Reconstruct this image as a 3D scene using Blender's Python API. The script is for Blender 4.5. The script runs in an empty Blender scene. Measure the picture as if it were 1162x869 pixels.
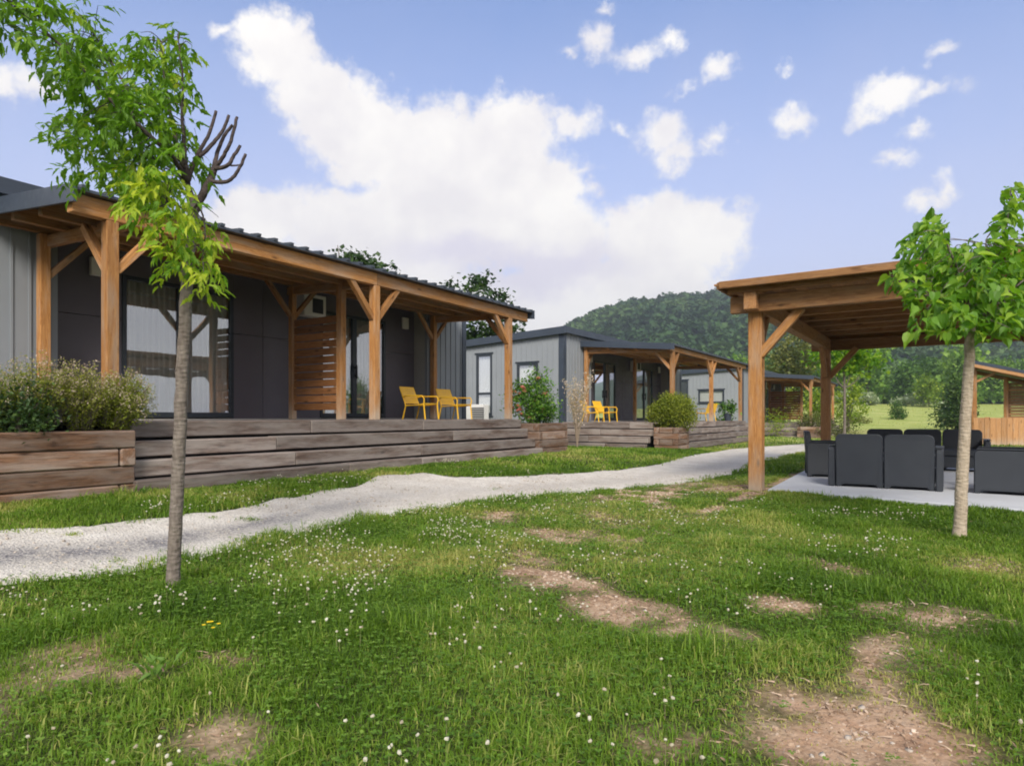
import bpy, math, random
import numpy as np
from mathutils import Vector, Matrix
R = math.radians
random.seed(7); rng = np.random.default_rng(11)
sc = bpy.context.scene
COL = sc.collection
F = 734.0; HX = 581.0; HY = 473.0; CZ = 1.0

# ------------------------------------------------------------------ noise / terrain
def _h(ix, iy, s):
    n = (ix.astype(np.int64)*374761393 + iy.astype(np.int64)*668265263 + s*144665) & 0xffffffff
    n = ((n ^ (n >> 13))*1274126177) & 0xffffffff
    return ((n ^ (n >> 16)) & 0xffff)/65535.0
def vnoise(x, y, s=0):
    x = np.asarray(x, float); y = np.asarray(y, float)
    ix = np.floor(x); iy = np.floor(y); fx = x-ix; fy = y-iy
    fx = fx*fx*(3-2*fx); fy = fy*fy*(3-2*fy)
    a = _h(ix, iy, s); b = _h(ix+1, iy, s); c = _h(ix, iy+1, s); d = _h(ix+1, iy+1, s)
    return (a*(1-fx)+b*fx)*(1-fy)+(c*(1-fx)+d*fx)*fy
def fbm(x, y, o=4, s=0):
    t = 0; a = .5; n = 0
    for i in range(o):
        t = t+a*vnoise(x*2**i, y*2**i, s+i*17); n += a; a *= .5
    return t/n
def sstep(a, b, v):
    t = np.clip((np.asarray(v, float)-a)/(b-a), 0, 1); return t*t*(3-2*t)

C1 = (-4.392, 7.07); A1 = 58.0
def ground_s(x, y):
    x = np.asarray(x, float); y = np.asarray(y, float)
    rx = x-C1[0]; ry = y-C1[1]
    yl = -.848*rx+.53*ry; xl = .53*rx+.848*ry
    g = .2*sstep(-3.8, -.9, yl)*(1-.8*sstep(9, 17, xl))
    g = g+3.5*sstep(45, 130, y)+.0*x
    return g
def at(px, py, Y):
    return Vector(((px-HX)/F*Y, Y, CZ+(HY-py)/F*Y))
def gpt(px, py):
    Y = 8.0
    for i in range(60):
        g = float(ground_s((px-HX)/F*Y, Y)); Y = .5*Y+.5*(CZ-g)*F/(py-HY)
    return ((px-HX)/F*Y, Y)

near_px = [(-260, 716), (-120, 690), (0, 662), (60, 655), (130, 650), (200, 637), (260, 622), (330, 605), (400, 591), (470, 579), (540, 570), (610, 563), (680, 557), (740, 551), (790, 546), (826, 538), (866, 524), (905, 514), (960, 507)]
far_px = [(-260, 634), (-120, 615), (0, 604), (60, 600), (130, 594), (200, 586), (270, 575), (340, 561), (405, 551), (425, 540), (480, 536), (505, 541), (570, 541), (640, 537), (700, 533), (745, 527), (785, 516), (830, 509), (890, 505), (960, 500)]
def resample(pts, n):
    pts = np.array(pts); d = np.r_[0, np.cumsum(np.hypot(*np.diff(pts, axis=0).T))]
    t = np.linspace(0, d[-1], n)
    return np.c_[np.interp(t, d, pts[:, 0]), np.interp(t, d, pts[:, 1])]
PN = resample([gpt(*p) for p in near_px], 260)
PF = resample([gpt(*p) for p in far_px], 260)
PATH_POLY = np.r_[PN[::2], PF[::-2]]
def inside(poly, x, y):
    r = np.zeros(len(x), bool); n = len(poly)
    j = n-1
    for i in range(n):
        xi, yi = poly[i]; xj, yj = poly[j]
        if yi != yj:
            c = ((yi > y) != (yj > y)) & (x < (xj-xi)*(y-yi)/(yj-yi)+xi)
            r ^= c
        j = i
    return r
SLAB = np.array([(3.42, 8.65), (7.66, 4.4), (11.3, 10.35), (7.06, 14.6)])
# bare patches, read off the photograph and laid on the lawn: centre px, radii px, slant
DIRT = [(650, 664, 60, 12, .18, 1), (712, 688, 62, 15, .25, 1), (800, 714, 56, 8, .25, .55), (975, 828, 100, 56, .0, .86), (1045, 852, 80, 34, 0, .8), (1000, 765, 30, 44, 0, .7),
        (1040, 702, 66, 13, .1, .62), (893, 687, 34, 9, .1, .7), (240, 832, 44, 24, -.1, .62), (150, 760, 44, 10, 0, .62), (262, 748, 30, 8, 0, .5), (640, 608, 34, 8, .2, .6),
        (572, 586, 22, 5, 0, .7), (612, 636, 24, 9, 0, .6), (760, 556, 60, 7, -.1, .62), (720, 562, 40, 5, .3, .7), (840, 553, 34, 4, 0, .8), (880, 549, 40, 4, -.4, .9), (700, 590, 50, 8, .2, .4), (770, 845, 55, 20, 0, .4),
        (690, 610, 30, 7, .2, .45), (975, 489, 40, 4, 0, .9), (1120, 640, 50, 8, .1, .35), (930, 640, 40, 6, .2, .35)]
DM = []
for cx, cy, rx, ry, sl, q in DIRT:
    c = np.array(gpt(cx, cy)); ex = np.array(gpt(cx+rx, cy+sl*rx))-c
    ey = np.array(gpt(cx, cy+ry))-c
    DM.append((c, np.linalg.inv(np.c_[ex, ey]), q))
def dirt(x, y, soft=False):
    nz = (fbm(x*3.1, y*3.1, 4, 5)-.5)*1.5
    sp = fbm(x*1.1+3, y*1.1, 4, 77)-.70; wx = (fbm(x*1.6+5, y*1.6, 4, 201)-.5)*1.5; wy = (fbm(x*1.6, y*1.6+9, 4, 301)-.5)*1.5
    hard = np.zeros(x.shape); near = np.zeros(x.shape)
    for c, Q, q in DM:
        dx = x-c[0]; dy = y-c[1]
        u = Q[0, 0]*dx+Q[0, 1]*dy+wx; v = Q[1, 0]*dx+Q[1, 1]*dy+wy
        m = 1-np.sqrt(u*u+v*v)
        hard = np.maximum(hard, q*sstep(-.75, .6, m+nz*.8)); near = np.maximum(near, (.4+.6*q)*sstep(-1.5, .35, m+nz*.4))
    if soft: return near
    tuft = sstep(.48, .64, fbm(x*6.5, y*6.5, 3, 401))
    return np.clip(np.maximum(hard*(1-.7*tuft), sstep(-.08, .22, sp)*.6), 0, 1)
def ground_h(x, y):
    g = ground_s(x, y)
    fade = 1-sstep(18, 40, y)
    return g+fade*((fbm(x*2.2, y*2.2, 3, 3)-.5)*.035+(fbm(x*9, y*9, 2, 9)-.5)*.012)

# ------------------------------------------------------------------ object helpers
def tag(o, label=None, cat=None, group=None, kind=None):
    if label: o['label'] = label
    if cat: o['category'] = cat
    if group: o['group'] = group
    if kind: o['kind'] = kind
    return o
def empty(name, loc, rz=0, label=None, cat=None, group=None):
    o = bpy.data.objects.new(name, None); COL.objects.link(o)
    o.location = loc; o.rotation_euler = (0, 0, rz); o.empty_display_size = .2
    return tag(o, label, cat, group)
def link_mesh(name, me, mat, parent=None):
    o = bpy.data.objects.new(name, me); COL.objects.link(o)
    if mat: me.materials.append(mat)
    if parent: o.parent = parent
    return o
def np_mesh(name, V, loops, totals, mat, parent=None, attrs=None, smooth=False):
    me = bpy.data.meshes.new(name)
    V = np.asarray(V, np.float32); loops = np.asarray(loops, np.int32); totals = np.asarray(totals, np.int32)
    me.vertices.add(len(V)); me.vertices.foreach_set('co', V.ravel())
    me.loops.add(len(loops)); me.loops.foreach_set('vertex_index', loops)
    me.polygons.add(len(totals))
    me.polygons.foreach_set('loop_start', np.r_[0, np.cumsum(totals)[:-1]].astype(np.int32))
    me.update(calc_edges=True)
    for k, a in (attrs or {}).items():
        a = np.asarray(a, np.float32)
        t = 'FLOAT' if a.ndim == 1 else 'FLOAT_VECTOR'
        at_ = me.attributes.new(k, t, 'POINT')
        at_.data.foreach_set('value' if a.ndim == 1 else 'vector', a.ravel())
    me.polygons.foreach_set('use_smooth', np.full(len(totals), bool(smooth)))
    return link_mesh(name, me, mat, parent)
class MB:
    """collects boxes, beams and tubes; build() links them as one mesh"""
    def __init__(s): s.v = []; s.f = []; s.g = []; s.t = []; s.l = {}
    def _add(s, pts, faces, gco, tone):
        b = len(s.v); s.v += [tuple(p) for p in pts]; s.f += [tuple(b+i for i in f) for f in faces]
        s.g += gco; s.t += [tone]*len(pts)
    BF = [(0, 1, 3, 2), (4, 6, 7, 5), (0, 4, 5, 1), (2, 3, 7, 6), (0, 2, 6, 4), (1, 5, 7, 3)]
    def beam(s, p0, p1, w, h, up=(0, 0, 1), tone=None):
        p0 = Vector(p0); p1 = Vector(p1); d = p1-p0; L = d.length; d.normalize()
        u = Vector(up); sd = d.cross(u)
        if sd.length < 1e-3: sd = d.cross(Vector((1, 0, 0)))
        sd.normalize(); u = sd.cross(d)
        o = Vector((random.random()*40, random.random()*40, random.random()*40))
        pts = []; g = []
        for a in (0, 1):
            for b in (-1, 1):
                for c in (-1, 1):
                    pts.append(p0+d*(L*a)+sd*(b*w/2)+u*(c*h/2)); g.append(tuple(o+Vector((L*a, b*w/2, c*h/2))))
        if abs(d.z) > .99:
            for i, p in enumerate(pts): s.l[len(s.v)+i] = (p-p0).dot(d) if d.z > 0 else L-(p-p0).dot(d)
        s._add(pts, s.BF, g, random.random() if tone is None else tone); return s
    def box(s, x0, x1, y0, y1, z0, z1, tone=None, axis=None):
        dx, dy, dz = x1-x0, y1-y0, z1-z0
        cx, cy, cz = (x0+x1)/2, (y0+y1)/2, (z0+z1)/2
        if axis is None: axis = max((dx, 'x'), (dy, 'y'), (dz, 'z'))[1]
        if axis == 'x': return s.beam((x0, cy, cz), (x1, cy, cz), dy, dz, tone=tone)
        if axis == 'y': return s.beam((cx, y0, cz), (cx, y1, cz), dx, dz, tone=tone)
        return s.beam((cx, cy, z0), (cx, cy, z1), dy, dx, up=(1, 0, 0), tone=tone)
    def tube(s, pts, rad, n=8, cap=True, tone=None):
        pts = [Vector(p) for p in pts]; b = len(s.v); L = 0; o = random.random()*30
        tone = random.random() if tone is None else tone
        ref = Vector((.31, .77, .2)); k = len(pts)
        for i, p in enumerate(pts):
            d = (pts[min(i+1, k-1)]-pts[max(i-1, 0)]).normalized()
            a = d.cross(ref).normalized(); c = a.cross(d)
            if i: L += (p-pts[i-1]).length
            r = rad[i] if hasattr(rad, '__len__') else rad
            for j in range(n):
                q = 2*math.pi*j/n
                s.v.append(tuple(p+a*(math.cos(q)*r)+c*(math.sin(q)*r))); s.g.append((o+L, math.cos(q)*r+o, math.sin(q)*r+o)); s.t.append(tone)
        for i in range(k-1):
            for j in range(n):
                s.f.append((b+i*n+j, b+i*n+(j+1) % n, b+(i+1)*n+(j+1) % n, b+(i+1)*n+j))
        if cap:
            s.f.append(tuple(b+j for j in range(n))[::-1]); s.f.append(tuple(b+(k-1)*n+j for j in range(n)))
        return s
    def prism(s, outline, to3, th, tone=None):
        """outline: 2-D points; to3(u,v,w)->point, extruded over w in 0..th"""
        n = len(outline); o = random.random()*30
        pts = [to3(u, v, 0) for u, v in outline]+[to3(u, v, th) for u, v in outline]
        g = [(u+o, v+o, 0) for u, v in outline]+[(u+o, v+o, th) for u, v in outline]
        fs = [tuple(range(n))[::-1], tuple(range(n, 2*n))]+[(i, (i+1) % n, n+(i+1) % n, n+i) for i in range(n)]
        s._add(pts, fs, g, random.random() if tone is None else tone); return s
    def quad(s, a, b, c, d, tone=.5):
        s._add([a, b, c, d], [(0, 1, 2, 3)], [tuple(a), tuple(b), tuple(c), tuple(d)], tone); return s
    def build(s, name, mat, parent=None, bevel=0, smooth=False):
        loops = [i for f in s.f for i in f]; tot = [len(f) for f in s.f]
        o = np_mesh(name, s.v, loops, tot, mat, parent, {'gco': s.g, 'tone': s.t, 'foot': [s.l.get(i, 9.0) for i in range(len(s.v))]}, smooth)
        import bmesh
        bm = bmesh.new(); bm.from_mesh(o.data); bmesh.ops.recalc_face_normals(bm, faces=bm.faces); bm.to_mesh(o.data); bm.free()
        if bevel:
            m = o.modifiers.new('edge', 'BEVEL'); m.width = bevel; m.segments = 1; m.limit_method = 'ANGLE'; m.harden_normals = False
        return o
def copy_tree(o, parent=None):
    c = o.copy(); COL.objects.link(c)
    if parent: c.parent = parent
    for ch in list(o.children): copy_tree(ch, c)
    return c

# ------------------------------------------------------------------ materials
def new_mat(name):
    m = bpy.data.materials.new(name); m.use_nodes = True; nt = m.node_tree; nt.nodes.clear()
    out = nt.nodes.new('ShaderNodeOutputMaterial'); return m, nt, out
class NT:
    def __init__(s, nt): s.nt = nt
    def n(s, t, ins=None, **kw):
        nd = s.nt.nodes.new(t)
        for k, v in kw.items(): setattr(nd, k, v)
        for k, v in (ins or {}).items():
            if hasattr(v, 'is_output') or isinstance(v, bpy.types.NodeSocket): s.nt.links.new(v, nd.inputs[k])
            else: nd.inputs[k].default_value = v
        return nd
    def math(s, op, a, b=0.0, c=None, clamp=False):
        i = {0: a, 1: b}
        if c is not None: i[2] = c
        return s.n('ShaderNodeMath', i, operation=op, use_clamp=clamp).outputs[0]
    def mix(s, f, a, b, mode='MIX'):
        nd = s.n('ShaderNodeMix', {0: f}, data_type='RGBA', blend_type=mode)
        for k, v in ((6, a), (7, b)):
            if isinstance(v, bpy.types.NodeSocket): s.nt.links.new(v, nd.inputs[k])
            else: nd.inputs[k].default_value = (*v, 1) if len(v) == 3 else v
        return nd.outputs[2]
    def ramp(s, f, stops):
        nd = s.n('ShaderNodeValToRGB', {0: f}); cr = nd.color_ramp
        while len(cr.elements) < len(stops): cr.elements.new(.5)
        for e, (p, c) in zip(cr.elements, stops):
            e.position = p; e.color = (*c, 1) if hasattr(c, '__len__') else (c, c, c, 1)
        return nd.outputs[0]
    def attr(s, name, vec=False):
        return s.n('ShaderNodeAttribute', attribute_name=name).outputs[1 if vec else 2]
    def noise(s, vec, scale, detail=4, rough=.55, dist=0.0):
        return s.n('ShaderNodeTexNoise', {'Vector': vec, 'Scale': scale, 'Detail': detail, 'Roughness': rough, 'Distortion': dist}).outputs[0]
    def vmul(s, v, k):
        return s.n('ShaderNodeVectorMath', {0: v, 1: k}, operation='MULTIPLY').outputs[0]
    def bump(s, h, st, d=.01):
        return s.n('ShaderNodeBump', {'Height': h, 'Strength': st, 'Distance': d}).outputs[0]
    def bsdf(s, out, col, rough=.6, normal=None, metal=0.0, spec=.4):
        b = s.n('ShaderNodeBsdfPrincipled')
        for k, v in (('Base Color', col), ('Roughness', rough), ('Metallic', metal), ('Specular IOR Level', spec)):
            if isinstance(v, bpy.types.NodeSocket): s.nt.links.new(v, b.inputs[k])
            elif k == 'Base Color': b.inputs[k].default_value = (*v, 1)
            else: b.inputs[k].default_value = v
        if normal: s.nt.links.new(normal, b.inputs['Normal'])
        s.nt.links.new(b.outputs[0], out.inputs[0]); return b
def wood(name, dark, light, grey, greyamt, rough=.7):
    m, nt, out = new_mat(name); N = NT(nt)
    g = N.attr('gco', True); tone = N.attr('tone')
    w = N.noise(N.vmul(g, (.5, 5, 5)), 3.0, 2)
    g2 = N.n('ShaderNodeVectorMath', {0: N.vmul(g, (1.1, 26, 26)), 1: N.vmul(N.n('ShaderNodeCombineXYZ', {0: w, 1: w, 2: w}).outputs[0], (0, 5, 5))}, operation='ADD').outputs[0]
    a = N.noise(g2, 2.2, 6, .65)
    c = N.ramp(a, [(.3, dark), (.7, light)])
    fine = N.noise(N.vmul(g, (3, 160, 160)), 2.0, 3, .7)
    c = N.mix(N.math('MULTIPLY', fine, .35), c, tuple(x*.45 for x in dark))
    vo = N.n('ShaderNodeTexVoronoi', {'Vector': N.vmul(g, (2.6, 8, 8)), 'Scale': 1.0, 'Randomness': 1.0}).outputs[0]
    kn = N.n('ShaderNodeMapRange', {0: vo, 1: .05, 2: .20, 3: .85, 4: 0.0}).outputs[0]
    c = N.mix(kn, c, tuple(x*.3 for x in dark))
    gm = N.n('ShaderNodeMapRange', {0: N.noise(N.vmul(g, (.9, 6, 6)), 1.6, 5, .6), 1: .62-.5*greyamt, 2: .78-.35*greyamt, 3: 0.0, 4: .25+.6*greyamt}).outputs[0]
    ft = N.n('ShaderNodeMapRange', {0: N.math('ADD', N.attr('foot'), N.math('MULTIPLY', N.noise(N.vmul(g, (2, 9, 9)), 2.0, 5), .5)), 1: .3, 2: .62, 3: .75, 4: 0.0}).outputs[0]
    c = N.mix(N.math('MAXIMUM', gm, ft), c, grey)
    tv = N.n('ShaderNodeMapRange', {0: tone, 1: 0.0, 2: 1.0, 3: .68, 4: 1.22}).outputs[0]
    c = N.mix(1.0, c, N.n('ShaderNodeCombineXYZ', {0: tv, 1: tv, 2: tv}).outputs[0], 'MULTIPLY')
    N.bsdf(out, c, rough, N.bump(N.math('ADD', a, fine), .5, .006), spec=.25); return m
def plain(name, col, rough=.5, metal=0.0, var=.12, scale=3.0, spec=.4, bump=0.0):
    m, nt, out = new_mat(name); N = NT(nt)
    co = N.n('ShaderNodeTexCoord').outputs['Object']
    n = N.noise(co, scale, 6, .6)
    c = N.mix(N.ramp(n, [(.3, 0.0), (.75, 1.0)]), tuple(x*(1-var) for x in col), tuple(min(1, x*(1+var)) for x in col))
    rr = N.n('ShaderNodeMapRange', {0: N.noise(co, scale*5, 4), 1: .3, 2: .7, 3: max(.05, rough-.08), 4: min(1, rough+.1)}).outputs[0]
    N.bsdf(out, c, rr, N.bump(N.noise(co, scale*30, 3), bump, .004) if bump else None, metal, spec); return m
def leafmat(name, c0, c1, c2, transl=.35, gloss=.25):
    m, nt, out = new_mat(name); N = NT(nt)
    t = N.attr('tone')
    c = N.ramp(t, [(0, c0), (.55, c1), (1, c2)])
    b = N.n('ShaderNodeBsdfPrincipled', {'Base Color': c, 'Roughness': .5, 'Specular IOR Level': gloss})
    tr = N.n('ShaderNodeBsdfTranslucent', {'Color': N.mix(1.0, c, (1.5, 1.6, .7), 'MULTIPLY')})
    ms = N.n('ShaderNodeMixShader', {0: transl, 1: b.outputs[0], 2: tr.outputs[0]})
    nt.links.new(ms.outputs[0], out.inputs[0]); return m
M = {}
M['wood'] = wood('larch_timber', (.29, .112, .03), (.61, .315, .112), (.42, .35, .28), .32)
M['pergola'] = wood('pergola_timber', (.24, .103, .036), (.52, .28, .118), (.27, .20, .15), .25)
M['screen'] = wood('stained_slats', (.19, .075, .026), (.38, .175, .065), (.2, .15, .12), .1)
M['deck'] = wood('weathered_decking', (.06, .038, .03), (.26, .185, .15), (.36, .325, .30), .58, .85)
M['log'] = wood('weathered_sleeper', (.09, .045, .026), (.34, .19, .115), (.38, .33, .295), .45, .85)
M['fence'] = wood('pale_board', (.36, .17, .065), (.56, .32, .15), (.4, .33, .26), .2)
M['clad'] = plain('grey_metal_cladding', (.255, .275, .30), .5, 0, .05, 1.2)
M['clad_pale'] = plain('pale_return_panel', (.36, .35, .33), .6, 0, .05, 1.5)
M['trim'] = plain('anthracite_trim', (.042, .055, .078), .42, 0, .1, 2)
M['panel'] = plain('charcoal_board', (.108, .096, .114), .55, 0, .06, 1.2)
M['roof'] = plain('dark_sheet_roof', (.05, .062, .082), .4, 0, .15, 2)
M['soffit'] = plain('soffit_sheet', (.12, .10, .09), .7, 0, .1, 2)
M['frame'] = plain('black_window_frame', (.03, .038, .05), .4, 0, .1, 3)
M['white'] = plain('white_casing', (.72, .71, .69), .45, 0, .04, 4)
M['dark'] = plain('dark_grille', (.02, .022, .026), .6)
M['inner'] = plain('room_plaster', (.45, .43, .40), .8)
M['yellow'] = plain('yellow_lacquer', (.85, .50, .03), .42, 0, .08, 3)
M['rattan'] = None
M['soil'] = plain('planter_soil', (.06, .045, .035), .95, 0, .4, 12, .2, 1)
M['bark_l'] = None
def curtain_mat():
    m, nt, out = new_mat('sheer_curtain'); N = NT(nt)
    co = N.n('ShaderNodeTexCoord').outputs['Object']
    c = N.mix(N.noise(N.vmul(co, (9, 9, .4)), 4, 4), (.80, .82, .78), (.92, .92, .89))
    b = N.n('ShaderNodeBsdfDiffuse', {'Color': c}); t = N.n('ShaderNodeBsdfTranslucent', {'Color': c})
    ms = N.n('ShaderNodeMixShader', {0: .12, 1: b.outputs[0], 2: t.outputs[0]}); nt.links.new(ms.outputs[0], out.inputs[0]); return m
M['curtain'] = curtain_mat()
def glass_mat():
    m, nt, out = new_mat('window_glass'); N = NT(nt)
    co = N.n('ShaderNodeTexCoord').outputs['Object']
    bp = N.bump(N.noise(co, 1.1, 2), .04, .05)
    g = N.n('ShaderNodeBsdfGlossy', {'Color': (.95, .97, 1, 1), 'Roughness': .01, 'Normal': bp})
    t = N.n('ShaderNodeBsdfTransparent', {'Color': (.97, .99, .98, 1)})
    fr = N.n('ShaderNodeFresnel', {'IOR': 1.6}).outputs[0]
    f = N.math('ADD', fr, .29, clamp=True)
    ms = N.n('ShaderNodeMixShader', {0: f, 1: t.outputs[0], 2: g.outputs[0]}); nt.links.new(ms.outputs[0], out.inputs[0]); return m
M['glass'] = glass_mat()
def rattan_mat():
    m, nt, out = new_mat('moulded_rattan_plastic'); N = NT(nt)
    co = N.n('ShaderNodeTexCoord').outputs['Object']
    w = N.n('ShaderNodeTexWave', {'Vector': co, 'Scale': 34.0, 'Distortion': .6, 'Detail': 1.0}, wave_type='BANDS', bands_direction='Z').outputs[0]
    c = N.mix(N.noise(co, 5, 5), (.024, .029, .038), (.042, .048, .060)); c = N.mix(N.math('MULTIPLY', w, .5), c, (.014, .017, .023))
    N.bsdf(out, c, .5, N.bump(w, .35, .004), spec=.4); return m
M['rattan'] = rattan_mat()
def bark(name, a, b, sx=1.0):
    m, nt, out = new_mat(name); N = NT(nt)
    co = N.n('ShaderNodeTexCoord').outputs['Object']
    n = N.noise(N.vmul(co, (1, 1, .35)), 38*sx, 6, .7)
    vo = N.n('ShaderNodeTexVoronoi', {'Vector': N.vmul(co, (1, 1, 2.2)), 'Scale': 22.0}).outputs[0]
    big = N.noise(co, 5, 4)
    c = N.ramp(n, [(.32, a), (.68, b)])
    c = N.mix(N.n('ShaderNodeMapRange', {0: vo, 1: .0, 2: .22, 3: .75, 4: 0.0}).outputs[0], c, tuple(x*.45 for x in a))
    c = N.mix(N.math('MULTIPLY', big, .4), c, tuple(x*.8 for x in b))
    N.bsdf(out, c, .9, N.bump(N.math('ADD', n, vo), .9, .008), spec=.15); return m
M['bark_l'] = bark('grey_speckled_bark', (.10, .08, .068), (.25, .215, .185))
M['bark_d'] = bark('dark_twig_bark', (.045, .035, .035), (.12, .095, .09))
M['bark_r'] = bark('pale_tan_bark', (.28, .22, .16), (.50, .42, .33))
M['bark_f'] = plain('far_bark', (.13, .11, .09), .9)
# ground
def ground_mat():
    m, nt, out = new_mat('lawn_soil'); N = NT(nt)
    co = N.n('ShaderNodeTexCoord').outputs['Object']
    d = N.attr('dirt'); far = N.attr('far')
    n1 = N.noise(co, 6, 8, .65); n2 = N.noise(co, 38, 5, .6); n3 = N.noise(co, .35, 4)
    soil = N.ramp(n1, [(.3, (.20, .13, .08)), (.52, (.38, .26, .17)), (.72, (.50, .37, .26))])
    soil = N.mix(N.ramp(n2, [(.42, 0.0), (.66, .25)]), soil, (.52, .42, .33))
    soil = N.mix(N.ramp(N.noise(co, 2.3, 4), [(.5, 0.0), (.68, .5)]), soil, (.34, .17, .10))
    thatch = N.ramp(n2, [(.3, (.022, .032, .008)), (.6, (.06, .085, .018)), (.8, (.12, .12, .04))])
    mead = N.ramp(n3, [(.3, (.27, .33, .07)), (.55, (.42, .45, .14)), (.75, (.56, .52, .22))])
    mead = N.mix(N.math('MULTIPLY', N.noise(co, 3.0, 6, .7), .55), mead, (.14, .21, .04))
    c = N.mix(far, thatch, mead)
    dm = N.n('ShaderNodeMapRange', {0: N.math('ADD', d, N.math('MULTIPLY', N.math('SUBTRACT', n2, .5), .5)), 1: .02, 2: .72, 3: 0.0, 4: 1.0}).outputs[0]
    c = N.mix(dm, c, soil)
    vo = N.n('ShaderNodeTexVoronoi', {'Vector': co, 'Scale': 55.0}).outputs[0]
    N.bsdf(out, c, .95, N.bump(N.math('ADD', N.math('MULTIPLY', n2, 1.0), N.math('MULTIPLY', vo, -.6)), .55, .012), spec=.1); return m
M['ground'] = ground_mat()
def gravel_mat():
    m, nt, out = new_mat('limestone_gravel'); N = NT(nt)
    co = N.n('ShaderNodeTexCoord').outputs['Object']
    vo = N.n('ShaderNodeTexVoronoi', {'Vector': co, 'Scale': 62.0})
    n1 = N.noise(co, 3, 7, .65); n2 = N.noise(co, 40, 5, .7)
    c = N.ramp(n1, [(.3, (.56, .515, .455)), (.6, (.73, .685, .62)), (.8, (.80, .76, .70))])
    sp = N.n('ShaderNodeSeparateColor', {0: vo.outputs[1]}).outputs[0]
    c = N.mix(N.ramp(sp, [(.55, 0.0), (1.0, .55)]), c, (.34, .31, .28))
    c = N.mix(N.ramp(N.noise(co, .9, 5, .6), [(.45, 0.0), (.7, .35)]), c, (.44, .39, .33))
    gr = N.attr('grit')
    gm = N.math('MULTIPLY', gr, N.ramp(N.math('ADD', N.math('MULTIPLY', n2, .6), N.math('MULTIPLY', n1, .5)), [(.42, 0.0), (.62, 1.0)]))
    c = N.mix(gm, c, (.16, .155, .17))
    N.bsdf(out, c, .95, N.bump(N.math('ADD', vo.outputs[0], n2), .9, .012), spec=.15); return m
M['gravel'] = gravel_mat()
M['concrete'] = plain('pale_concrete', (.50, .52, .56), .8, 0, .1, 1.6, .2, .25)
M['clod'] = leafmat('soil_crumb', (.18, .115, .075), (.38, .27, .19), (.58, .49, .40), 0.0, .1)
M['stone'] = plain('pebble', (.46, .40, .34), .9, 0, .35, 30)
M['grass'] = leafmat('grass_blade', (.068, .140, .013), (.175, .292, .030), (.42, .41, .13), .38, .2)
M['clover'] = leafmat('clover_leaf', (.065, .145, .015), (.125, .235, .028), (.22, .33, .06), .3, .2)
M['petal'] = leafmat('clover_flower', (.34, .28, .18), (.55, .52, .42), (.68, .66, .58), .2, .1)
M['yel'] = leafmat('yellow_petal', (.8, .55, .02), (.85, .62, .02), (.9, .7, .05), .2)
M['leaf_l'] = leafmat('lance_leaf', (.055, .125, .012), (.155, .30, .024), (.46, .52, .045), .45, .3)
M['leaf_r'] = leafmat('broad_leaf', (.040, .11, .010), (.12, .265, .02), (.30, .44, .04), .42, .4)
M['leaf_dark'] = leafmat('dark_tree_leaf', (.014, .035, .010), (.035, .075, .020), (.085, .14, .035), .25)
M['leaf_mid'] = leafmat('mid_tree_leaf', (.025, .065, .012), (.065, .15, .022), (.15, .26, .045), .3)
M['leaf_lime'] = leafmat('lime_leaf', (.08, .15, .015), (.19, .28, .025), (.36, .42, .06), .35)
M['leaf_olive'] = leafmat('olive_leaf', (.045, .065, .015), (.12, .14, .035), (.24, .24, .08), .3)
M['leaf_silver'] = leafmat('silvery_leaf', (.16, .22, .10), (.30, .36, .22), (.48, .52, .38), .25)
M['leaf_shrub'] = leafmat('shrub_leaf', (.07, .10, .014), (.23, .275, .035), (.40, .37, .12), .4)
M['leaf_round'] = leafmat('clipped_leaf', (.08, .115, .012), (.20, .245, .025), (.36, .38, .06), .35)
M['leaf_rose'] = leafmat('rose_leaf', (.03, .085, .012), (.09, .22, .025), (.22, .36, .05), .35)
M['pink'] = leafmat('pink_petal', (.62, .22, .20), (.72, .36, .32), (.80, .52, .45), .3)
M['plume'] = leafmat('dry_plume', (.40, .30, .26), (.56, .46, .40), (.68, .6, .55), .35, .1)
M['leaf_row'] = leafmat('meadow_edge_leaf', (.045, .105, .018), (.11, .215, .032), (.22, .34, .06), .32)
M['forest'] = leafmat('forest_leaf', (.022, .052, .018), (.045, .095, .028), (.10, .165, .05), .2, .1)
M['hill'] = plain('hill_floor', (.035, .07, .02), .95, 0, .3, .05)

# ------------------------------------------------------------------ scatter tools
def rotmats(yaw, pitch, roll):
    cy, sy, cp, sp, cr, sr = np.cos(yaw), np.sin(yaw), np.cos(pitch), np.sin(pitch), np.cos(roll), np.sin(roll)
    Rm = np.empty((len(yaw), 3, 3))
    Rm[:, 0, 0] = cy*cr-sy*sp*sr; Rm[:, 0, 1] = -sy*cp; Rm[:, 0, 2] = cy*sr+sy*sp*cr
    Rm[:, 1, 0] = sy*cr+cy*sp*sr; Rm[:, 1, 1] = cy*cp; Rm[:, 1, 2] = sy*sr-cy*sp*cr
    Rm[:, 2, 0] = -cp*sr; Rm[:, 2, 1] = sp; Rm[:, 2, 2] = cp*cr
    return Rm
def scatter(T, faces, C, Rm, S):
    """template T (k,3) with faces, placed n times -> V, loops, totals"""
    T = np.asarray(T, float); n = len(C); k = len(T)
    S = np.asarray(S, float)
    TT = T[None]*(S[:, None, None] if S.ndim == 1 else S[:, None, :])
    V = np.einsum('nij,nkj->nki', Rm, TT)+C[:, None]
    fl = np.array([i for f in faces for i in f]); ft = np.array([len(f) for f in faces])
    L = (fl[None]+(np.arange(n)*k)[:, None]).ravel()
    return V.reshape(-1, 3), L, np.tile(ft, n)
def merge(parts):
    V = []; L = []; T = []; A = []; b = 0
    for v, l, t, a in parts:
        V.append(v); L.append(l+b); T.append(t); A.append(a); b += len(v)
    return np.concatenate(V), np.concatenate(L), np.concatenate(T), np.concatenate(A)
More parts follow.
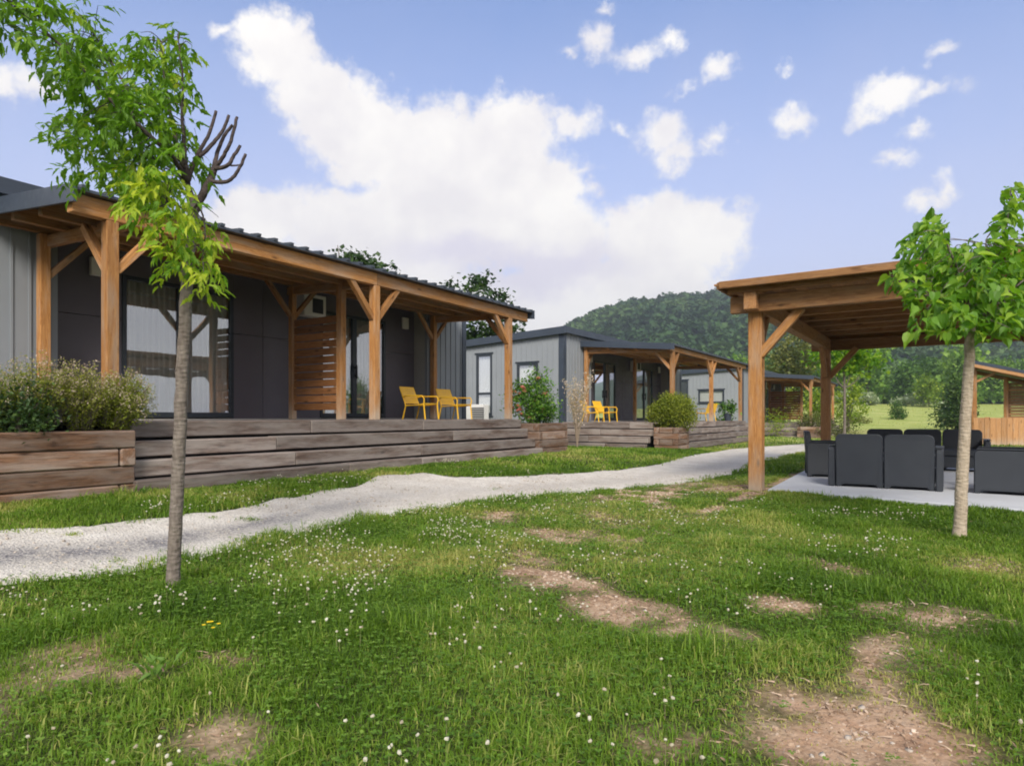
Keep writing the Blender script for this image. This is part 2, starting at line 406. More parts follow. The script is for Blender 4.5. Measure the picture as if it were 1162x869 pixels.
# leaf templates: length along +y, face up +z
LEAF = (np.array([(0, 0, 0), (.5, .45, .10), (0, .45, -.02), (-.5, .45, .10), (0, 1, -.12)]), [(0, 1, 2), (0, 2, 3), (1, 4, 2), (2, 4, 3)])
CARD = (np.array([(-.5, 0, 0), (.5, 0, .08), (.38, 1, 0), (-.42, .9, .1)]), [(0, 1, 2, 3)])
LANCE = (np.array([(0, 0, 0), (.5, .22, .05), (.32, .42, .03), (.5, .5, .06), (.22, .72, 0), (0, 1.05, -.14), (-.25, .70, 0), (-.5, .52, .06), (-.32, .42, .03), (-.5, .24, .05), (0, .45, -.05)]),
         [(0, 1, 10), (1, 2, 10), (2, 3, 10), (3, 4, 10), (4, 5, 10), (5, 6, 10), (6, 7, 10), (7, 8, 10), (8, 9, 10), (9, 0, 10)])
BROAD = (np.array([(0, 0, 0), (.34, -.06, .06), (.56, .18, .11), (.48, .50, .08), (.22, .78, .0), (0, 1.2, -.22), (-.24, .78, 0), (-.48, .50, .08), (-.56, .18, .11), (-.34, -.06, .06), (0, .5, -.05)]),
         [(0, 1, 10), (1, 2, 10), (2, 3, 10), (3, 4, 10), (4, 5, 10), (5, 6, 10), (6, 7, 10), (7, 8, 10), (8, 9, 10), (9, 0, 10)])
def leaf_xf(n, up=.4, droop=0.0):
    return rotmats(rng.uniform(0, 2*np.pi, n), rng.normal(droop, .55, n), rng.normal(0, 1.0-up, n))
def blob_points(blobs, n, shell=.55):
    """blobs: (x,y,z,rx,ry,rz); clustered points inside them, more towards the outside"""
    w = np.array([b[3]*b[4]*b[5] for b in blobs])**.75; w /= w.sum()
    idx = rng.choice(len(blobs), n, p=w); B = np.array(blobs)[idx]
    d = rng.normal(size=(n, 3)); d /= np.linalg.norm(d, axis=1)[:, None]
    r = rng.uniform(0, 1, n)**(1/3.)*(1-shell)+shell*rng.uniform(.8, 1.05, n)
    return B[:, :3]+d*r[:, None]*B[:, 3:6], idx
def crown_parts(blobs, nclump, per, leaf, size, spread, temp=CARD, tone0=.45, tvar=.25, shell=.55, droop=-.2):
    C, idx = blob_points(blobs, nclump, shell)
    n = nclump*per
    ct = np.clip(tone0+rng.normal(0, tvar, nclump), 0, 1)
    P = np.repeat(C, per, 0)+rng.normal(0, spread, (n, 3))*np.array([1, 1, .75])
    t = np.clip(np.repeat(ct, per)+rng.normal(0, .12, n), 0, 1)
    s = leaf*rng.uniform(.65, 1.3, n)
    S = np.c_[s*size, s, s]
    V, L, T = scatter(temp[0], temp[1], P, leaf_xf(n, .3, droop), S)
    return V, L, T, np.repeat(t, len(temp[0]))
def foliage(name, mat, parent, parts):
    V, L, T, A = merge(parts)
    return np_mesh(name, V, L, T, mat, parent, {'tone': A})

# ------------------------------------------------------------------ camera, light, sky
cam = bpy.data.cameras.new('camera'); co = bpy.data.objects.new('camera', cam); COL.objects.link(co)
co.location = (0, 0, CZ); co.rotation_euler = (R(90), 0, 0)
cam.sensor_width = 36; cam.lens = F/1162*36; cam.shift_y = (HY-434.5)/1162
cam.clip_start = .05; cam.clip_end = 6000; sc.camera = co
SUN_EL, SUN_AZ = 36.0, 180.0     # compass-like: measured from +Y clockwise
sd = Vector((math.sin(R(SUN_AZ))*math.cos(R(SUN_EL)), math.cos(R(SUN_AZ))*math.cos(R(SUN_EL)), math.sin(R(SUN_EL))))
sl = bpy.data.lights.new('sun', 'SUN'); so = bpy.data.objects.new('sun', sl); COL.objects.link(so)
sl.energy = 3.3; sl.angle = R(22); sl.color = (1, .93, .82)
so.rotation_euler = (-sd).to_track_quat('-Z', 'Y').to_euler(); so.location = (0, -5, 30)
world = bpy.data.worlds.new('World'); sc.world = world; world.use_nodes = True
def build_world():
    nt = world.node_tree; nt.nodes.clear(); N = NT(nt)
    out = nt.nodes.new('ShaderNodeOutputWorld')
    sky = N.n('ShaderNodeTexSky'); sky.sky_type = 'NISHITA'; sky.sun_disc = False
    sky.sun_elevation = R(SUN_EL); sky.sun_rotation = R(SUN_AZ); sky.air_density = 1.0; sky.dust_density = .6; sky.ozone_density = 2.0
    d = N.n('ShaderNodeTexCoord').outputs['Generated']
    sp = N.n('ShaderNodeSeparateXYZ', {0: d})
    x, y, z = sp.outputs
    az = N.math('ARCTAN2', x, y); el = N.math('ARCSINE', z)
    wl = N.n('ShaderNodeTexNoise', {'Vector': d, 'Scale': 7.0, 'Detail': 3.0, 'Roughness': .5}).outputs[1]
    wh = N.n('ShaderNodeTexNoise', {'Vector': d, 'Scale': 26.0, 'Detail': 5.0, 'Roughness': .62}).outputs[1]
    uv = N.n('ShaderNodeCombineXYZ', {0: az, 1: el, 2: 0.0}).outputs[0]
    def off(c, k): return N.vmul(N.n('ShaderNodeVectorMath', {0: c, 1: (.5, .5, .5)}, operation='SUBTRACT').outputs[0], (k, k, 0))
    uv1 = N.n('ShaderNodeVectorMath', {0: uv, 1: off(wl, .10)}, operation='ADD').outputs[0]
    uv1 = N.n('ShaderNodeVectorMath', {0: uv1, 1: off(wh, .05)}, operation='ADD').outputs[0]
    uv2 = N.n('ShaderNodeVectorMath', {0: uv, 1: off(wh, .06)}, operation='ADD').outputs[0]
    def ang(px, py):
        k = (px-HX)/F; v = (HY-py)/F; return math.atan(k), math.atan(v/math.sqrt(1+k*k))
    def field(blobs, uvv):
        cur = None
        for px, py, rx, ry in blobs:
            a, e = ang(px, py); a1, _ = ang(px+rx, py); a0, _ = ang(px-rx, py); _, e1 = ang(px, py-ry); _, e0 = ang(px, py+ry)
            ra = (a1-a0)/2; re = (e1-e0)/2
            v = N.n('ShaderNodeVectorMath', {0: uvv, 1: (1/ra, 1/re, 0), 2: (-a/ra, -e/re, 0)}, operation='MULTIPLY_ADD').outputs[0]
            l = N.n('ShaderNodeVectorMath', {0: v}, operation='LENGTH').outputs['Value']
            f = N.math('MULTIPLY', N.math('SUBTRACT', l, 1.0), min(rx, ry)**.75*.05)
            cur = f if cur is None else N.n('ShaderNodeMath', {0: cur, 1: f, 2: .16}, operation='SMOOTH_MIN').outputs[0]
        return cur
    big = [(322, 66, 52, 46), (262, 44, 16, 11), (372, 118, 62, 56), (425, 165, 70, 58), (500, 190, 110, 68), (583, 160, 58, 48), (598, 128, 40, 22), (600, 215, 62, 60), (480, 265, 220, 55), (300, 245, 60, 38), (262, 240, 40, 26), (640, 290, 60, 60),
           (760, 275, 92, 54), (805, 268, 50, 42), (640, 340, 200, 42), (420, 320, 160, 40), (100, 300, 260, 30), (730, 330, 110, 40)]
    small = [(678, 45, 15, 22), (722, 66, 28, 14), (688, 5, 10, 6), (760, 46, 15, 10), (648, 58, 6, 5), (815, 75, 19, 16), (777, 97, 9, 5), (652, 138, 26, 18), (752, 150, 28, 25), (764, 178, 22, 18), (812, 153, 14, 11), (800, 165, 14, 7), (900, 136, 26, 17),
             (1005, 112, 34, 27), (988, 135, 22, 10), (1048, 108, 34, 10), (1063, 58, 15, 9), (896, 78, 8, 5), (1040, 152, 14, 8), (1018, 178, 22, 9), (1000, 190, 12, 6), (1046, 226, 11, 12), (1072, 212, 12, 16), (1060, 224, 14, 8), (38, 98, 34, 17), (4, 96, 16, 16), (655, 195, 16, 6), (668, 215, 9, 7), (704, 144, 6, 4), (-120, 180, 70, 40), (1260, 120, 50, 30), (1330, 250, 80, 40)]
    fb = big and field(big, uv1); fs = field(small, uv2)
    n = N.noise(d, 34, 8, .62)
    nb = N.math('MULTIPLY', N.math('SUBTRACT', n, .5), .75)
    ab = N.n('ShaderNodeMapRange', {0: N.math('ADD', fb, nb), 1: .15, 2: -.26, 3: 0.0, 4: 1.0}, interpolation_type='SMOOTHSTEP').outputs[0]
    asm = N.n('ShaderNodeMapRange', {0: N.math('ADD', fs, nb), 1: .19, 2: -.32, 3: 0.0, 4: .97}, interpolation_type='SMOOTHSTEP').outputs[0]
    # broken cloud added outside the view, for fill light and glass reflections
    rest = N.n('ShaderNodeMapRange', {0: N.math('ABSOLUTE', az), 1: .85, 2: 1.1, 3: 0.0, 4: 1.0}).outputs[0]
    ar = N.math('MULTIPLY', rest, N.n('ShaderNodeMapRange', {0: N.noise(d, 3.2, 8, .58), 1: .38, 2: .50, 3: 0.0, 4: .97}).outputs[0])
    alpha = N.math('MAXIMUM', N.math('MAXIMUM', ab, asm), ar)
    pos = N.math('GREATER_THAN', z, -.02)
    # colours
    skyc = N.n('ShaderNodeVectorMath', {0: sky.outputs[0], 1: (.108, .130, .163)}, operation='MULTIPLY').outputs[0]
    veil = N.n('ShaderNodeMapRange', {0: el, 1: .02, 2: .66, 3: .97, 4: .0}).outputs[0]
    veil = N.math('ADD', veil, N.math('MULTIPLY', N.math('SUBTRACT', N.noise(d, 2.5, 4), .5), .35), clamp=True)
    base = N.mix(veil, skyc, (.535, .505, .60))
    lit = N.noise(d, 9, 6, .55)
    cc = N.mix(N.ramp(lit, [(.36, 0.0), (.62, 1.0)]), (.68, .655, .665), (.80, .775, .745))
    # lavender underside in the low middle of the big cloud
    und = field([(610, 312, 95, 24), (520, 292, 60, 16), (700, 205, 28, 40)], uv1)
    um = N.n('ShaderNodeMapRange', {0: und, 1: .35, 2: -.35, 3: 0.0, 4: .85}, interpolation_type='SMOOTHSTEP').outputs[0]
    cc = N.mix(um, cc, (.58, .555, .65))
    col = N.mix(alpha, base, cc)
    bg = N.n('ShaderNodeBackground', {'Color': col, 'Strength': 1.0})
    nt.links.new(bg.outputs[0], out.inputs[0])
build_world()
vs = sc.view_settings; vs.view_transform = 'Standard'; vs.look = 'None'; vs.gamma = 1; vs.exposure = 0.53; vs.use_curve_mapping = False
sc.cycles.max_bounces = 6; sc.cycles.transparent_max_bounces = 12; sc.cycles.use_denoising = True
sc.cycles.filter_width = 1.9; sc.cycles.use_adaptive_sampling = True; sc.cycles.adaptive_threshold = .02
sc.cycles.caustics_reflective = False; sc.cycles.caustics_refractive = False


# ------------------------------------------------------------------ setting
def graded(a, fine0, fine1, b, step, growth):
    v = list(np.arange(fine0, fine1+1e-6, step)); s = step
    while v[-1] < b: s *= growth; v.append(v[-1]+s)
    s = step; lo = []
    p = fine0
    while p > a: s *= growth; p -= s; lo.append(p)
    return np.array(lo[::-1]+v)
def make_ground():
    xs = graded(-900, -7, 9, 1100, .085, 1.12); ys = graded(-300, .8, 13, 1000, .085, 1.10)
    X, Y = np.meshgrid(xs, ys); x = X.ravel(); y = Y.ravel()
    z = ground_h(x, y)
    z = z-.05*inside(PATH_POLY, x, y)-.06*inside(SLAB, x, y)
    w, h = len(xs), len(ys)
    i = np.arange(w*h).reshape(h, w)
    q = np.stack([i[:-1, :-1], i[:-1, 1:], i[1:, 1:], i[1:, :-1]], -1).reshape(-1, 4)
    dd = dirt(x, y); dd = np.where(y > 30, np.where((y < 50), dd, 0)*.6, dd)
    o = np_mesh('ground', np.c_[x, y, z], q.ravel(), np.full(len(q), 4), M['ground'], None, {'dirt': dd, 'far': sstep(13, 34, y)}, True)
    tag(o, 'patchy green lawn with bare pinkish soil, rising to a pale meadow', 'ground', None, 'structure')
make_ground()
def make_path():
    n, k = 520, 26
    a = resample(PN, n); b = resample(PF, n)
    s = np.linspace(0, 1, n)*60
    dirn = (b-a)/np.linalg.norm(b-a, axis=1)[:, None]
    a = a-dirn*(.12+(fbm(s*1.7, s*0, 4, 41)-.5)[:, None]*.4); b = b+dirn*(.05+(fbm(s*1.3, s*0+9, 4, 43)-.5)[:, None]*.35)
    t = np.linspace(0, 1, k)
    P = a[:, None]*(1-t)[None, :, None]+b[:, None]*t[None, :, None]
    x = P[..., 0].ravel(); y = P[..., 1].ravel()
    edge = np.tile(np.minimum(t, 1-t), n)
    z = ground_s(x, y)+.012-.03*(1-sstep(0, .08, edge))+(fbm(x*5, y*5, 3, 8)-.5)*.01
    i = np.arange(n*k).reshape(n, k)
    q = np.stack([i[:-1, :-1], i[1:, :-1], i[1:, 1:], i[:-1, 1:]], -1).reshape(-1, 4)
    tt = np.tile(t, n)
    grit = np.exp(-((tt-.42-.1*(fbm(x*.6, y*.6, 2, 4)-.5))/.16)**2)*(1-sstep(4.5, 8.5, y)*.75)
    o = np_mesh('gravel_path', np.c_[x, y, z], q.ravel(), np.full(len(q), 4), M['gravel'], None, {'grit': grit}, True)
    tag(o, 'pale limestone gravel path winding between lawn and timber decks', 'path', None, 'structure')
make_path()
def make_slab():
    m = MB(); m.prism([tuple(p) for p in SLAB], lambda u, v, w: (u, v, -.1+w), .135)
    o = m.build('patio', M['concrete'], None, .008); tag(o, 'light grey concrete patio slab under the timber pergola', 'patio', None, 'structure')
make_slab()
def hill_z(x, y):
    px = HX+F*x/np.maximum(y, 1)
    rp = np.interp(px, [-400, 200, 480, 560, 620, 655, 690, 730, 770, 830, 900, 1000, 1100, 1200, 1500], [444, 444, 440, 432, 412, 391, 375, 364, 357, 355, 357, 358, 366, 384, 408])
    zr = (HY-rp)/F*640
    t = sstep(150, 640, y)
    back = 1-.9*sstep(660, 980, y)
    z = 3.4+zr*(t**.9)*back+(fbm(x*.008, y*.008, 4, 21)-.5)*34*t*(1-.6*sstep(520, 640, y))
    return z
def make_hill():
    xs = np.linspace(-620, 900, 190); ys = np.linspace(150, 990, 110)
    X, Y = np.meshgrid(xs, ys); x = X.ravel(); y = Y.ravel(); z = hill_z(x, y)-np.where(y < 156, 2, 0)
    i = np.arange(len(x)).reshape(X.shape)
    q = np.stack([i[:-1, :-1], i[:-1, 1:], i[1:, 1:], i[1:, :-1]], -1).reshape(-1, 4)
    o = np_mesh('hill', np.c_[x, y, z], q.ravel(), np.full(len(q), 4), M['hill'], None, None, True)
    tag(o, 'long wooded hill closing the view behind the cabins', 'hill', None, 'structure')
make_hill()
def make_forest():
    pts = []
    for y0, y1, n in ((152, 230, 900), (230, 400, 2600), (400, 675, 4600)):
        y = rng.uniform(y0, y1, n*2); x = (rng.uniform(-.35, .98, n*2))*y
        pts.append(np.c_[x, y][:n])
    p = np.concatenate(pts); n = len(p)
    z = hill_z(p[:, 0], p[:, 1]); s = 2.8+4.6*rng.uniform(0, 1, n)**1.6*np.where(p[:, 1] < 230, .8, 1.0)
    per = 84
    d = rng.normal(size=(n, per, 3)); d /= np.linalg.norm(d, axis=2)[..., None]; d[..., 2] = np.abs(d[..., 2])*1.1-.25
    r = rng.uniform(.72, 1.05, (n, per, 1))
    C = (np.c_[p, z+s*.7][:, None]+d*r*s[:, None, None]).reshape(-1, 3)
    t = np.clip(np.repeat(rng.normal(.45, .2, n)+(fbm(p[:, 0]*.014, p[:, 1]*.014, 3, 15)-.5)*1.3+.45*(1-sstep(170, 300, p[:, 1])), per)+rng.normal(0, .1, n*per), 0, 1)
    sz = np.repeat(s, per)*rng.uniform(.20, .42, n*per)
    yaw = np.arctan2(d[..., 0], d[..., 1]).ravel()+rng.normal(0, .5, n*per)
    V, L, T = scatter(*CARD, C-np.array([0, 0, 0]), rotmats(yaw, rng.normal(-.5, .5, n*per), rng.normal(0, .5, n*per)), sz)
    o = np_mesh('forest', V, L, T, M['forest'], None, {'tone': np.repeat(t, 4)})
    tag(o, 'dense mixed forest covering the hill behind the meadow', 'forest', None, 'stuff')
make_forest()

# ------------------------------------------------------------------ lawn
def lawn_pts(y0, y1, n):
    k = int(n*2.4)
    y = y0+(y1-y0)*np.sqrt(rng.uniform((y0/y1)**2, 1, k)) if False else np.sqrt(rng.uniform(y0*y0, y1*y1, k))
    x = rng.uniform(-.86, .90, k)*(y+2.0)
    keep = rng.uniform(0, 1, k) > np.clip(dirt(x, y)*1.12+(fbm(x*14, y*14, 2, 91)-.5)*.5, 0, .975)
    jx = x+rng.normal(0, .08, k)+(fbm(x*4, y*4, 2, 3)-.5)*.35; jy = y+rng.normal(0, .08, k)+(fbm(x*4, y*4, 2, 13)-.5)*.35
    keep &= ~inside(PATH_POLY, jx, jy)
    keep &= ~inside(SLAB, x+rng.normal(0, .015, k), y+rng.normal(0, .015, k))
    dens = fbm(x*1.7, y*1.7, 3, 31)
    keep &= rng.uniform(0, 1, k) < (.45+1.1*dens)*(1-.35*dirt(x, y, True))
    rx = x-C1[0]; ry = y-C1[1]; yl = -.848*rx+.53*ry; xl = .53*rx+.848*ry
    keep &= ~((yl > -.35) & (xl > -3) & (xl < 9.5))
    x, y = x[keep][:n], y[keep][:n]
    return x, y
def blades(y0, y1, n, w, h, seed, at_=None):
    x, y = at_ if at_ else lawn_pts(y0, y1, n)
    n = len(x)
    cl = fbm(x*2.6, y*2.6, 3, 51); d = dirt(x, y); ds = dirt(x, y, True)
    hh = h*rng.uniform(.4, 1.25, n)*(.3+1.4*cl**1.3)*(1-.4*d)*(1-.68*ds)
    ww = w*rng.uniform(.7, 1.3, n)
    yaw = rng.uniform(0, 2*np.pi, n); bend = rng.uniform(.25, 1.25, n)
    fx, fy = np.cos(yaw), np.sin(yaw)
    z = ground_h(x, y)-.004
    V = np.empty((n, 5, 3))
    V[:, 0] = np.c_[x-fy*ww/2, y+fx*ww/2, z]; V[:, 1] = np.c_[x+fy*ww/2, y-fx*ww/2, z]
    mx = x+fx*hh*bend*.3; my = y+fy*hh*bend*.3
    V[:, 2] = np.c_[mx+fy*ww*.38, my-fx*ww*.38, z+hh*.6]; V[:, 3] = np.c_[mx-fy*ww*.38, my+fx*ww*.38, z+hh*.6]
    V[:, 4] = np.c_[x+fx*hh*bend, y+fy*hh*bend, z+hh*(1-.32*bend)]
    L = (np.array([0, 1, 2, 3, 3, 2, 4])[None]+(np.arange(n)*5)[:, None]).ravel()
    dry = fbm(x*.9+7, y*.9, 3, 61)
    t = np.clip(.44+(dry-.5)*1.7+rng.normal(0, .17, n)+d*.25+ds*.12+(rng.uniform(0, 1, n) < .07)*.4, 0, 1)
    return V.reshape(-1, 3), L, np.tile([4, 3], n), np.repeat(t, 5)
def make_lawn():
    P = [blades(1.1, 3.2, 125000, .0042, .058, 1), blades(3.2, 6, 170000, .0058, .058, 2), blades(6, 11, 155000, .010, .06, 3),
         blades(11, 20, 90000, .018, .07, 4), blades(20, 42, 60000, .035, .08, 5), blades(42, 120, 16000, .09, .10, 6)]
    for px, py, rx, ry, m in ((282, 591, 14, 3, 260), (240, 589, 8, 2, 120), (83, 608, 10, 3, 200), (134, 638, 13, 3, 260), (225, 611, 8, 2, 120), (297, 607, 8, 2, 100), (60, 606, 6, 2, 80), (560, 556, 10, 2, 90), (700, 545, 12, 2, 90), (795, 529, 14, 2, 90)):
        cx, cy = gpt(px, py); ax = np.array(gpt(px+rx, py))-(cx, cy); ay = np.array(gpt(px, py+ry))-(cx, cy)
        q = rng.normal(0, .5, (m, 2)); P.append(blades(0, 0, m, .006, .03, 9, (cx+q[:, 0]*ax[0]+q[:, 1]*ay[0], cy+q[:, 0]*ax[1]+q[:, 1]*ay[1])))
    tx, ty = lawn_pts(1.3, 9, 900); nt_ = len(tx)
    for q in range(3):
        sel = slice(q, nt_, 3); m = 46; cx = np.repeat(tx[sel], m); cy = np.repeat(ty[sel], m)
        r_ = np.repeat(rng.uniform(.02, .07, len(tx[sel])), m)
        b_ = blades(0, 0, 0, (.0042, .005, .006)[q], (.085, .11, .07)[q], 9, (cx+rng.normal(0, 1, len(cx))*r_, cy+rng.normal(0, 1, len(cx))*r_))
        P.append((*b_[:3], np.clip(b_[3]+(-.22, .12, .3)[q], 0, 1)))
    for cx, cy, rr in ((gpt(196, 668) + (.09,)), (gpt(1089, 610) + (.11,))):
        a_ = rng.uniform(0, 6.3, 420); P.append(blades(0, 0, 0, .006, .10, 9, (cx+np.cos(a_)*rr*rng.uniform(.5, 1.6, 420), cy+np.sin(a_)*rr*rng.uniform(.5, 1.6, 420))))
    P[5] = (*P[5][:3], np.clip(P[5][3]+.6, 0, 1))
    o = foliage('lawn_grass', M['grass'], None, P); tag(o, 'tufty green lawn grass thinning over bare soil', 'grass', None, 'stuff')
    # clover leaves in drifts
    C = []
    for y0, y1, n, s in ((1.1, 3.4, 11000, .010), (3.4, 6.5, 14000, .012), (6.5, 11, 10000, .016)):
        x, y = lawn_pts(y0, y1, n*2)
        k = (fbm(x*.8+2, y*.8, 3, 71) > .47) & (dirt(x, y) < .3); x, y = x[k][:n], y[k][:n]; n = len(x)
        z = ground_h(x, y)+rng.uniform(.012, .055, n)
        base = rng.uniform(0, 2*np.pi, n); til = rng.normal(0, .25, n); t = np.clip(rng.normal(.5, .22, n)+(fbm(x, y, 2, 5)-.5)*.6, 0, 1)
        ss = s*rng.uniform(.7, 1.35, n)
        T4 = np.array([(0, 0, 0), (.52, .6, .12), (0, 1.08, .02), (-.52, .6, .12)])
        for j in range(3):
            V, L, T = scatter(T4, [(0, 1, 2, 3)], np.c_[x, y, z], rotmats(base+j*2.094, til+.15, til*.5), ss)
            C.append((V, L, T, np.repeat(t, 4)))
    o = foliage('clover', M['clover'], None, C); tag(o, 'dark green clover leaves spread through the lawn', 'clover', None, 'stuff')
    # clover heads: a ball of upright petals
    import bmesh
    bm = bmesh.new(); bmesh.ops.create_icosphere(bm, subdivisions=1, radius=1)
    tv = np.array([v.co[:] for v in bm.verts]); tf = [tuple(v.index for v in f.verts) for f in bm.faces]; bm.free()
    Q = []
    for y0, y1, n, s in ((1.1, 3.4, 420, .0068), (3.4, 6.5, 1400, .0066), (6.5, 11.5, 1300, .0085)):
        x, y = lawn_pts(y0, y1, n*6)
        pr = sstep(.44, .64, fbm(x*.8+2, y*.8, 3, 71))*sstep(.40, .58, fbm(x*2.2+2, y*2.2, 2, 171))*sstep(.3, .6, fbm(x*7, y*7, 2, 172))*1.6*(.35+.65*sstep(1.5, -2.0, x))
        k = (rng.uniform(0, 1, len(x)) < pr) & (dirt(x, y) < .25); x, y = x[k][:n], y[k][:n]; n = len(x)
        z = ground_h(x, y)+rng.uniform(.045, .095, n)
        S = (s*rng.uniform(.65, 1.2, n))[:, None]*np.array([1, 1, .85])
        j = rng.normal(0, .16, tv.shape)
        V, L, T = scatter(tv+j, tf, np.c_[x, y, z], rotmats(rng.uniform(0, 6, n), rng.normal(0, .3, n), rng.normal(0, .3, n)), S)
        t = np.clip(np.repeat(rng.normal(.6, .25, n), len(tv)), 0, 1)
        Q.append((V, L, T, t))
        st = np.array([(-.05, 0, 0), (.05, 0, 0), (0, 0, 1.0)])
        hs = z-ground_h(x, y)
        V, L, T = scatter(st, [(0, 1, 2)], np.c_[x, y, z-hs], rotmats(rng.uniform(0, 6, n), np.zeros(n), np.zeros(n)), np.c_[hs*0+.03, hs, hs])
        Q.append((V, L, T, np.repeat(0*x, 3)))
    o = foliage('clover_flowers', M['petal'], None, Q); tag(o, 'small white clover flower heads dotted over the lawn', 'clover flowers', None, 'stuff')
    # pebbles in the bare soil and at the path edge
    k = 60000
    y = np.sqrt(rng.uniform(1.0, 120, k)); x = rng.uniform(-.86, .9, k)*(y+1)
    on = (rng.uniform(0, 1, k) < sstep(.35, .9, dirt(x, y))*.85) | (inside(PATH_POLY, x+rng.normal(0, .12, k), y+rng.normal(0, .12, k)) & (rng.uniform(0, 1, k) < .6)); on &= ~inside(SLAB, x, y)
    x, y = x[on], y[on]; n = len(x); s = .0025+.010*rng.uniform(0, 1, n)**5
    V, L, T = scatter(tv+rng.normal(0, .2, tv.shape), tf, np.c_[x, y, ground_h(x, y)+np.where(inside(PATH_POLY, x, y), .012, .0)], rotmats(rng.uniform(0, 6, n), rng.normal(0, .3, n), rng.normal(0, .3, n)), s[:, None]*np.array([1, 1.2, .7]))
    o = np_mesh('pebbles', V, L, T, M['stone'], None, None, True); tag(o, 'small pale pebbles on the bare soil and gravel path', 'pebbles', None, 'stuff')
make_lawn()
def make_crumbs():
    import bmesh
    bm = bmesh.new(); bmesh.ops.create_icosphere(bm, subdivisions=1, radius=1)
    tv = np.array([v.co[:] for v in bm.verts]); tf = [tuple(v.index for v in f.verts) for f in bm.faces]; bm.free()
    k = 420000; y = np.sqrt(rng.uniform(1.0, 81, k)); x = rng.uniform(-.86, .9, k)*(y+1)
    d = dirt(x, y); on = (rng.uniform(0, 1, k) < sstep(.2, .9, d)) & ~inside(PATH_POLY, x, y) & ~inside(SLAB, x, y)
    x, y = x[on][:42000], y[on][:42000]; n = len(x); sz = (.0016+.0085*rng.uniform(0, 1, n)**4)*(.6+.12*y)
    V, L, T = scatter(tv+rng.normal(0, .22, tv.shape), tf, np.c_[x, y, ground_h(x, y)], rotmats(rng.uniform(0, 6, n), rng.normal(0, .3, n), rng.normal(0, .3, n)), sz[:, None]*np.array([1, 1.3, .75]))
    t = np.repeat(np.clip(.45+(fbm(x*2, y*2, 3, 5)-.5)*.8+rng.normal(0, .2, n), 0, 1), len(tv)); P = [(V, L, T, t)]
    k = 60000; y = np.sqrt(rng.uniform(1.2, 64, k)); x = rng.uniform(-.86, .9, k)*(y+1); d = dirt(x, y, True)
    on = (rng.uniform(0, 1, k) < .03+.5*sstep(.2, .9, d)) & ~inside(PATH_POLY, x, y) & ~inside(SLAB, x, y); x, y = x[on][:4500], y[on][:4500]; n = len(x)
    ln = rng.uniform(.02, .07, n); V, L, T = scatter(np.array([(-.5, 0, 0), (.5, 0, .1), (.5, .5, .12), (-.5, .5, .1), (0, 1, 0)]), [(0, 1, 2, 3), (3, 2, 4)], np.c_[x, y, ground_h(x, y)+.004], rotmats(rng.uniform(0, 6.3, n), rng.normal(.05, .15, n), rng.normal(0, .4, n)), np.c_[.0016+.0004*y, ln, ln])
    P.append((V, L, T, np.repeat(rng.uniform(.15, .75, n), 5)))
    o = foliage('soil_crumbs', M['clod'], None, P); tag(o, 'soil crumbs, grit and dead straw on the bare patches', 'soil crumbs', None, 'stuff')
make_crumbs()
def small_plant(name, px, py, label, cat, kind):
    x, y = gpt(px, py); z = float(ground_h(np.array([x]), np.array([y]))[0])
    r = empty(name, (x, y, z-.005), 0, label, cat)
    if kind == 'yellow':
        st = MB(); V4 = []
        for i in range(6):
            a = random.uniform(0, 6.3); q = random.uniform(.01, .06); h = random.uniform(.07, .13)
            tip = (math.cos(a)*q, math.sin(a)*q, h); st.tube([(0, 0, 0), (tip[0]*.5, tip[1]*.5, h*.6), tip], .0012, 4)
            n = 7
            V4.append((np.tile(tip, (n, 1)), np.arange(n)*2*np.pi/n+a))
        st.build('stem', M['clover'], r)
        for c, yw in V4:
            n = len(yw); V, L, T = scatter(np.array([(0, 0, 0), (.45, .5, .1), (0, 1, .05), (-.45, .5, .1)]), [(0, 1, 2, 3)], c, rotmats(yw, np.full(n, .25), np.zeros(n)), np.full(n, .011))
            np_mesh('flower', V, L, T, M['yel'], r, {'tone': np.full(len(V), .5)})
    else:
        n = 22; h = .12
        V, L, T = scatter(LEAF[0], LEAF[1], rng.normal(0, .03, (n, 3))*np.array([1, 1, 0])+np.c_[np.zeros((n, 2)), rng.uniform(0, h*.5, n)], rotmats(rng.uniform(0, 6.3, n), rng.uniform(.5, 1.3, n), rng.normal(0, .3, n)), np.c_[np.full(n, .02), rng.uniform(.05, .10, n), np.full(n, .05)])
        np_mesh('leaves', V, L, T, M['leaf_mid'], r, {'tone': rng.uniform(.7, 1, len(V))})
small_plant('yellow_wildflower', 240, 728, 'little clump of yellow wildflowers in the lawn in front of the slim trunk', 'wildflower', 'yellow')
small_plant('weed', 98, 562, 'leafy green weed growing at the foot of the near log planter', 'weed', 'w')
small_plant('weed', 160, 562, 'low green weed in the corner between log planter and deck steps', 'weed', 'w')
small_plant('weed', 178, 775, 'tall pale weed beside a small bare patch of lawn', 'weed', 'w')

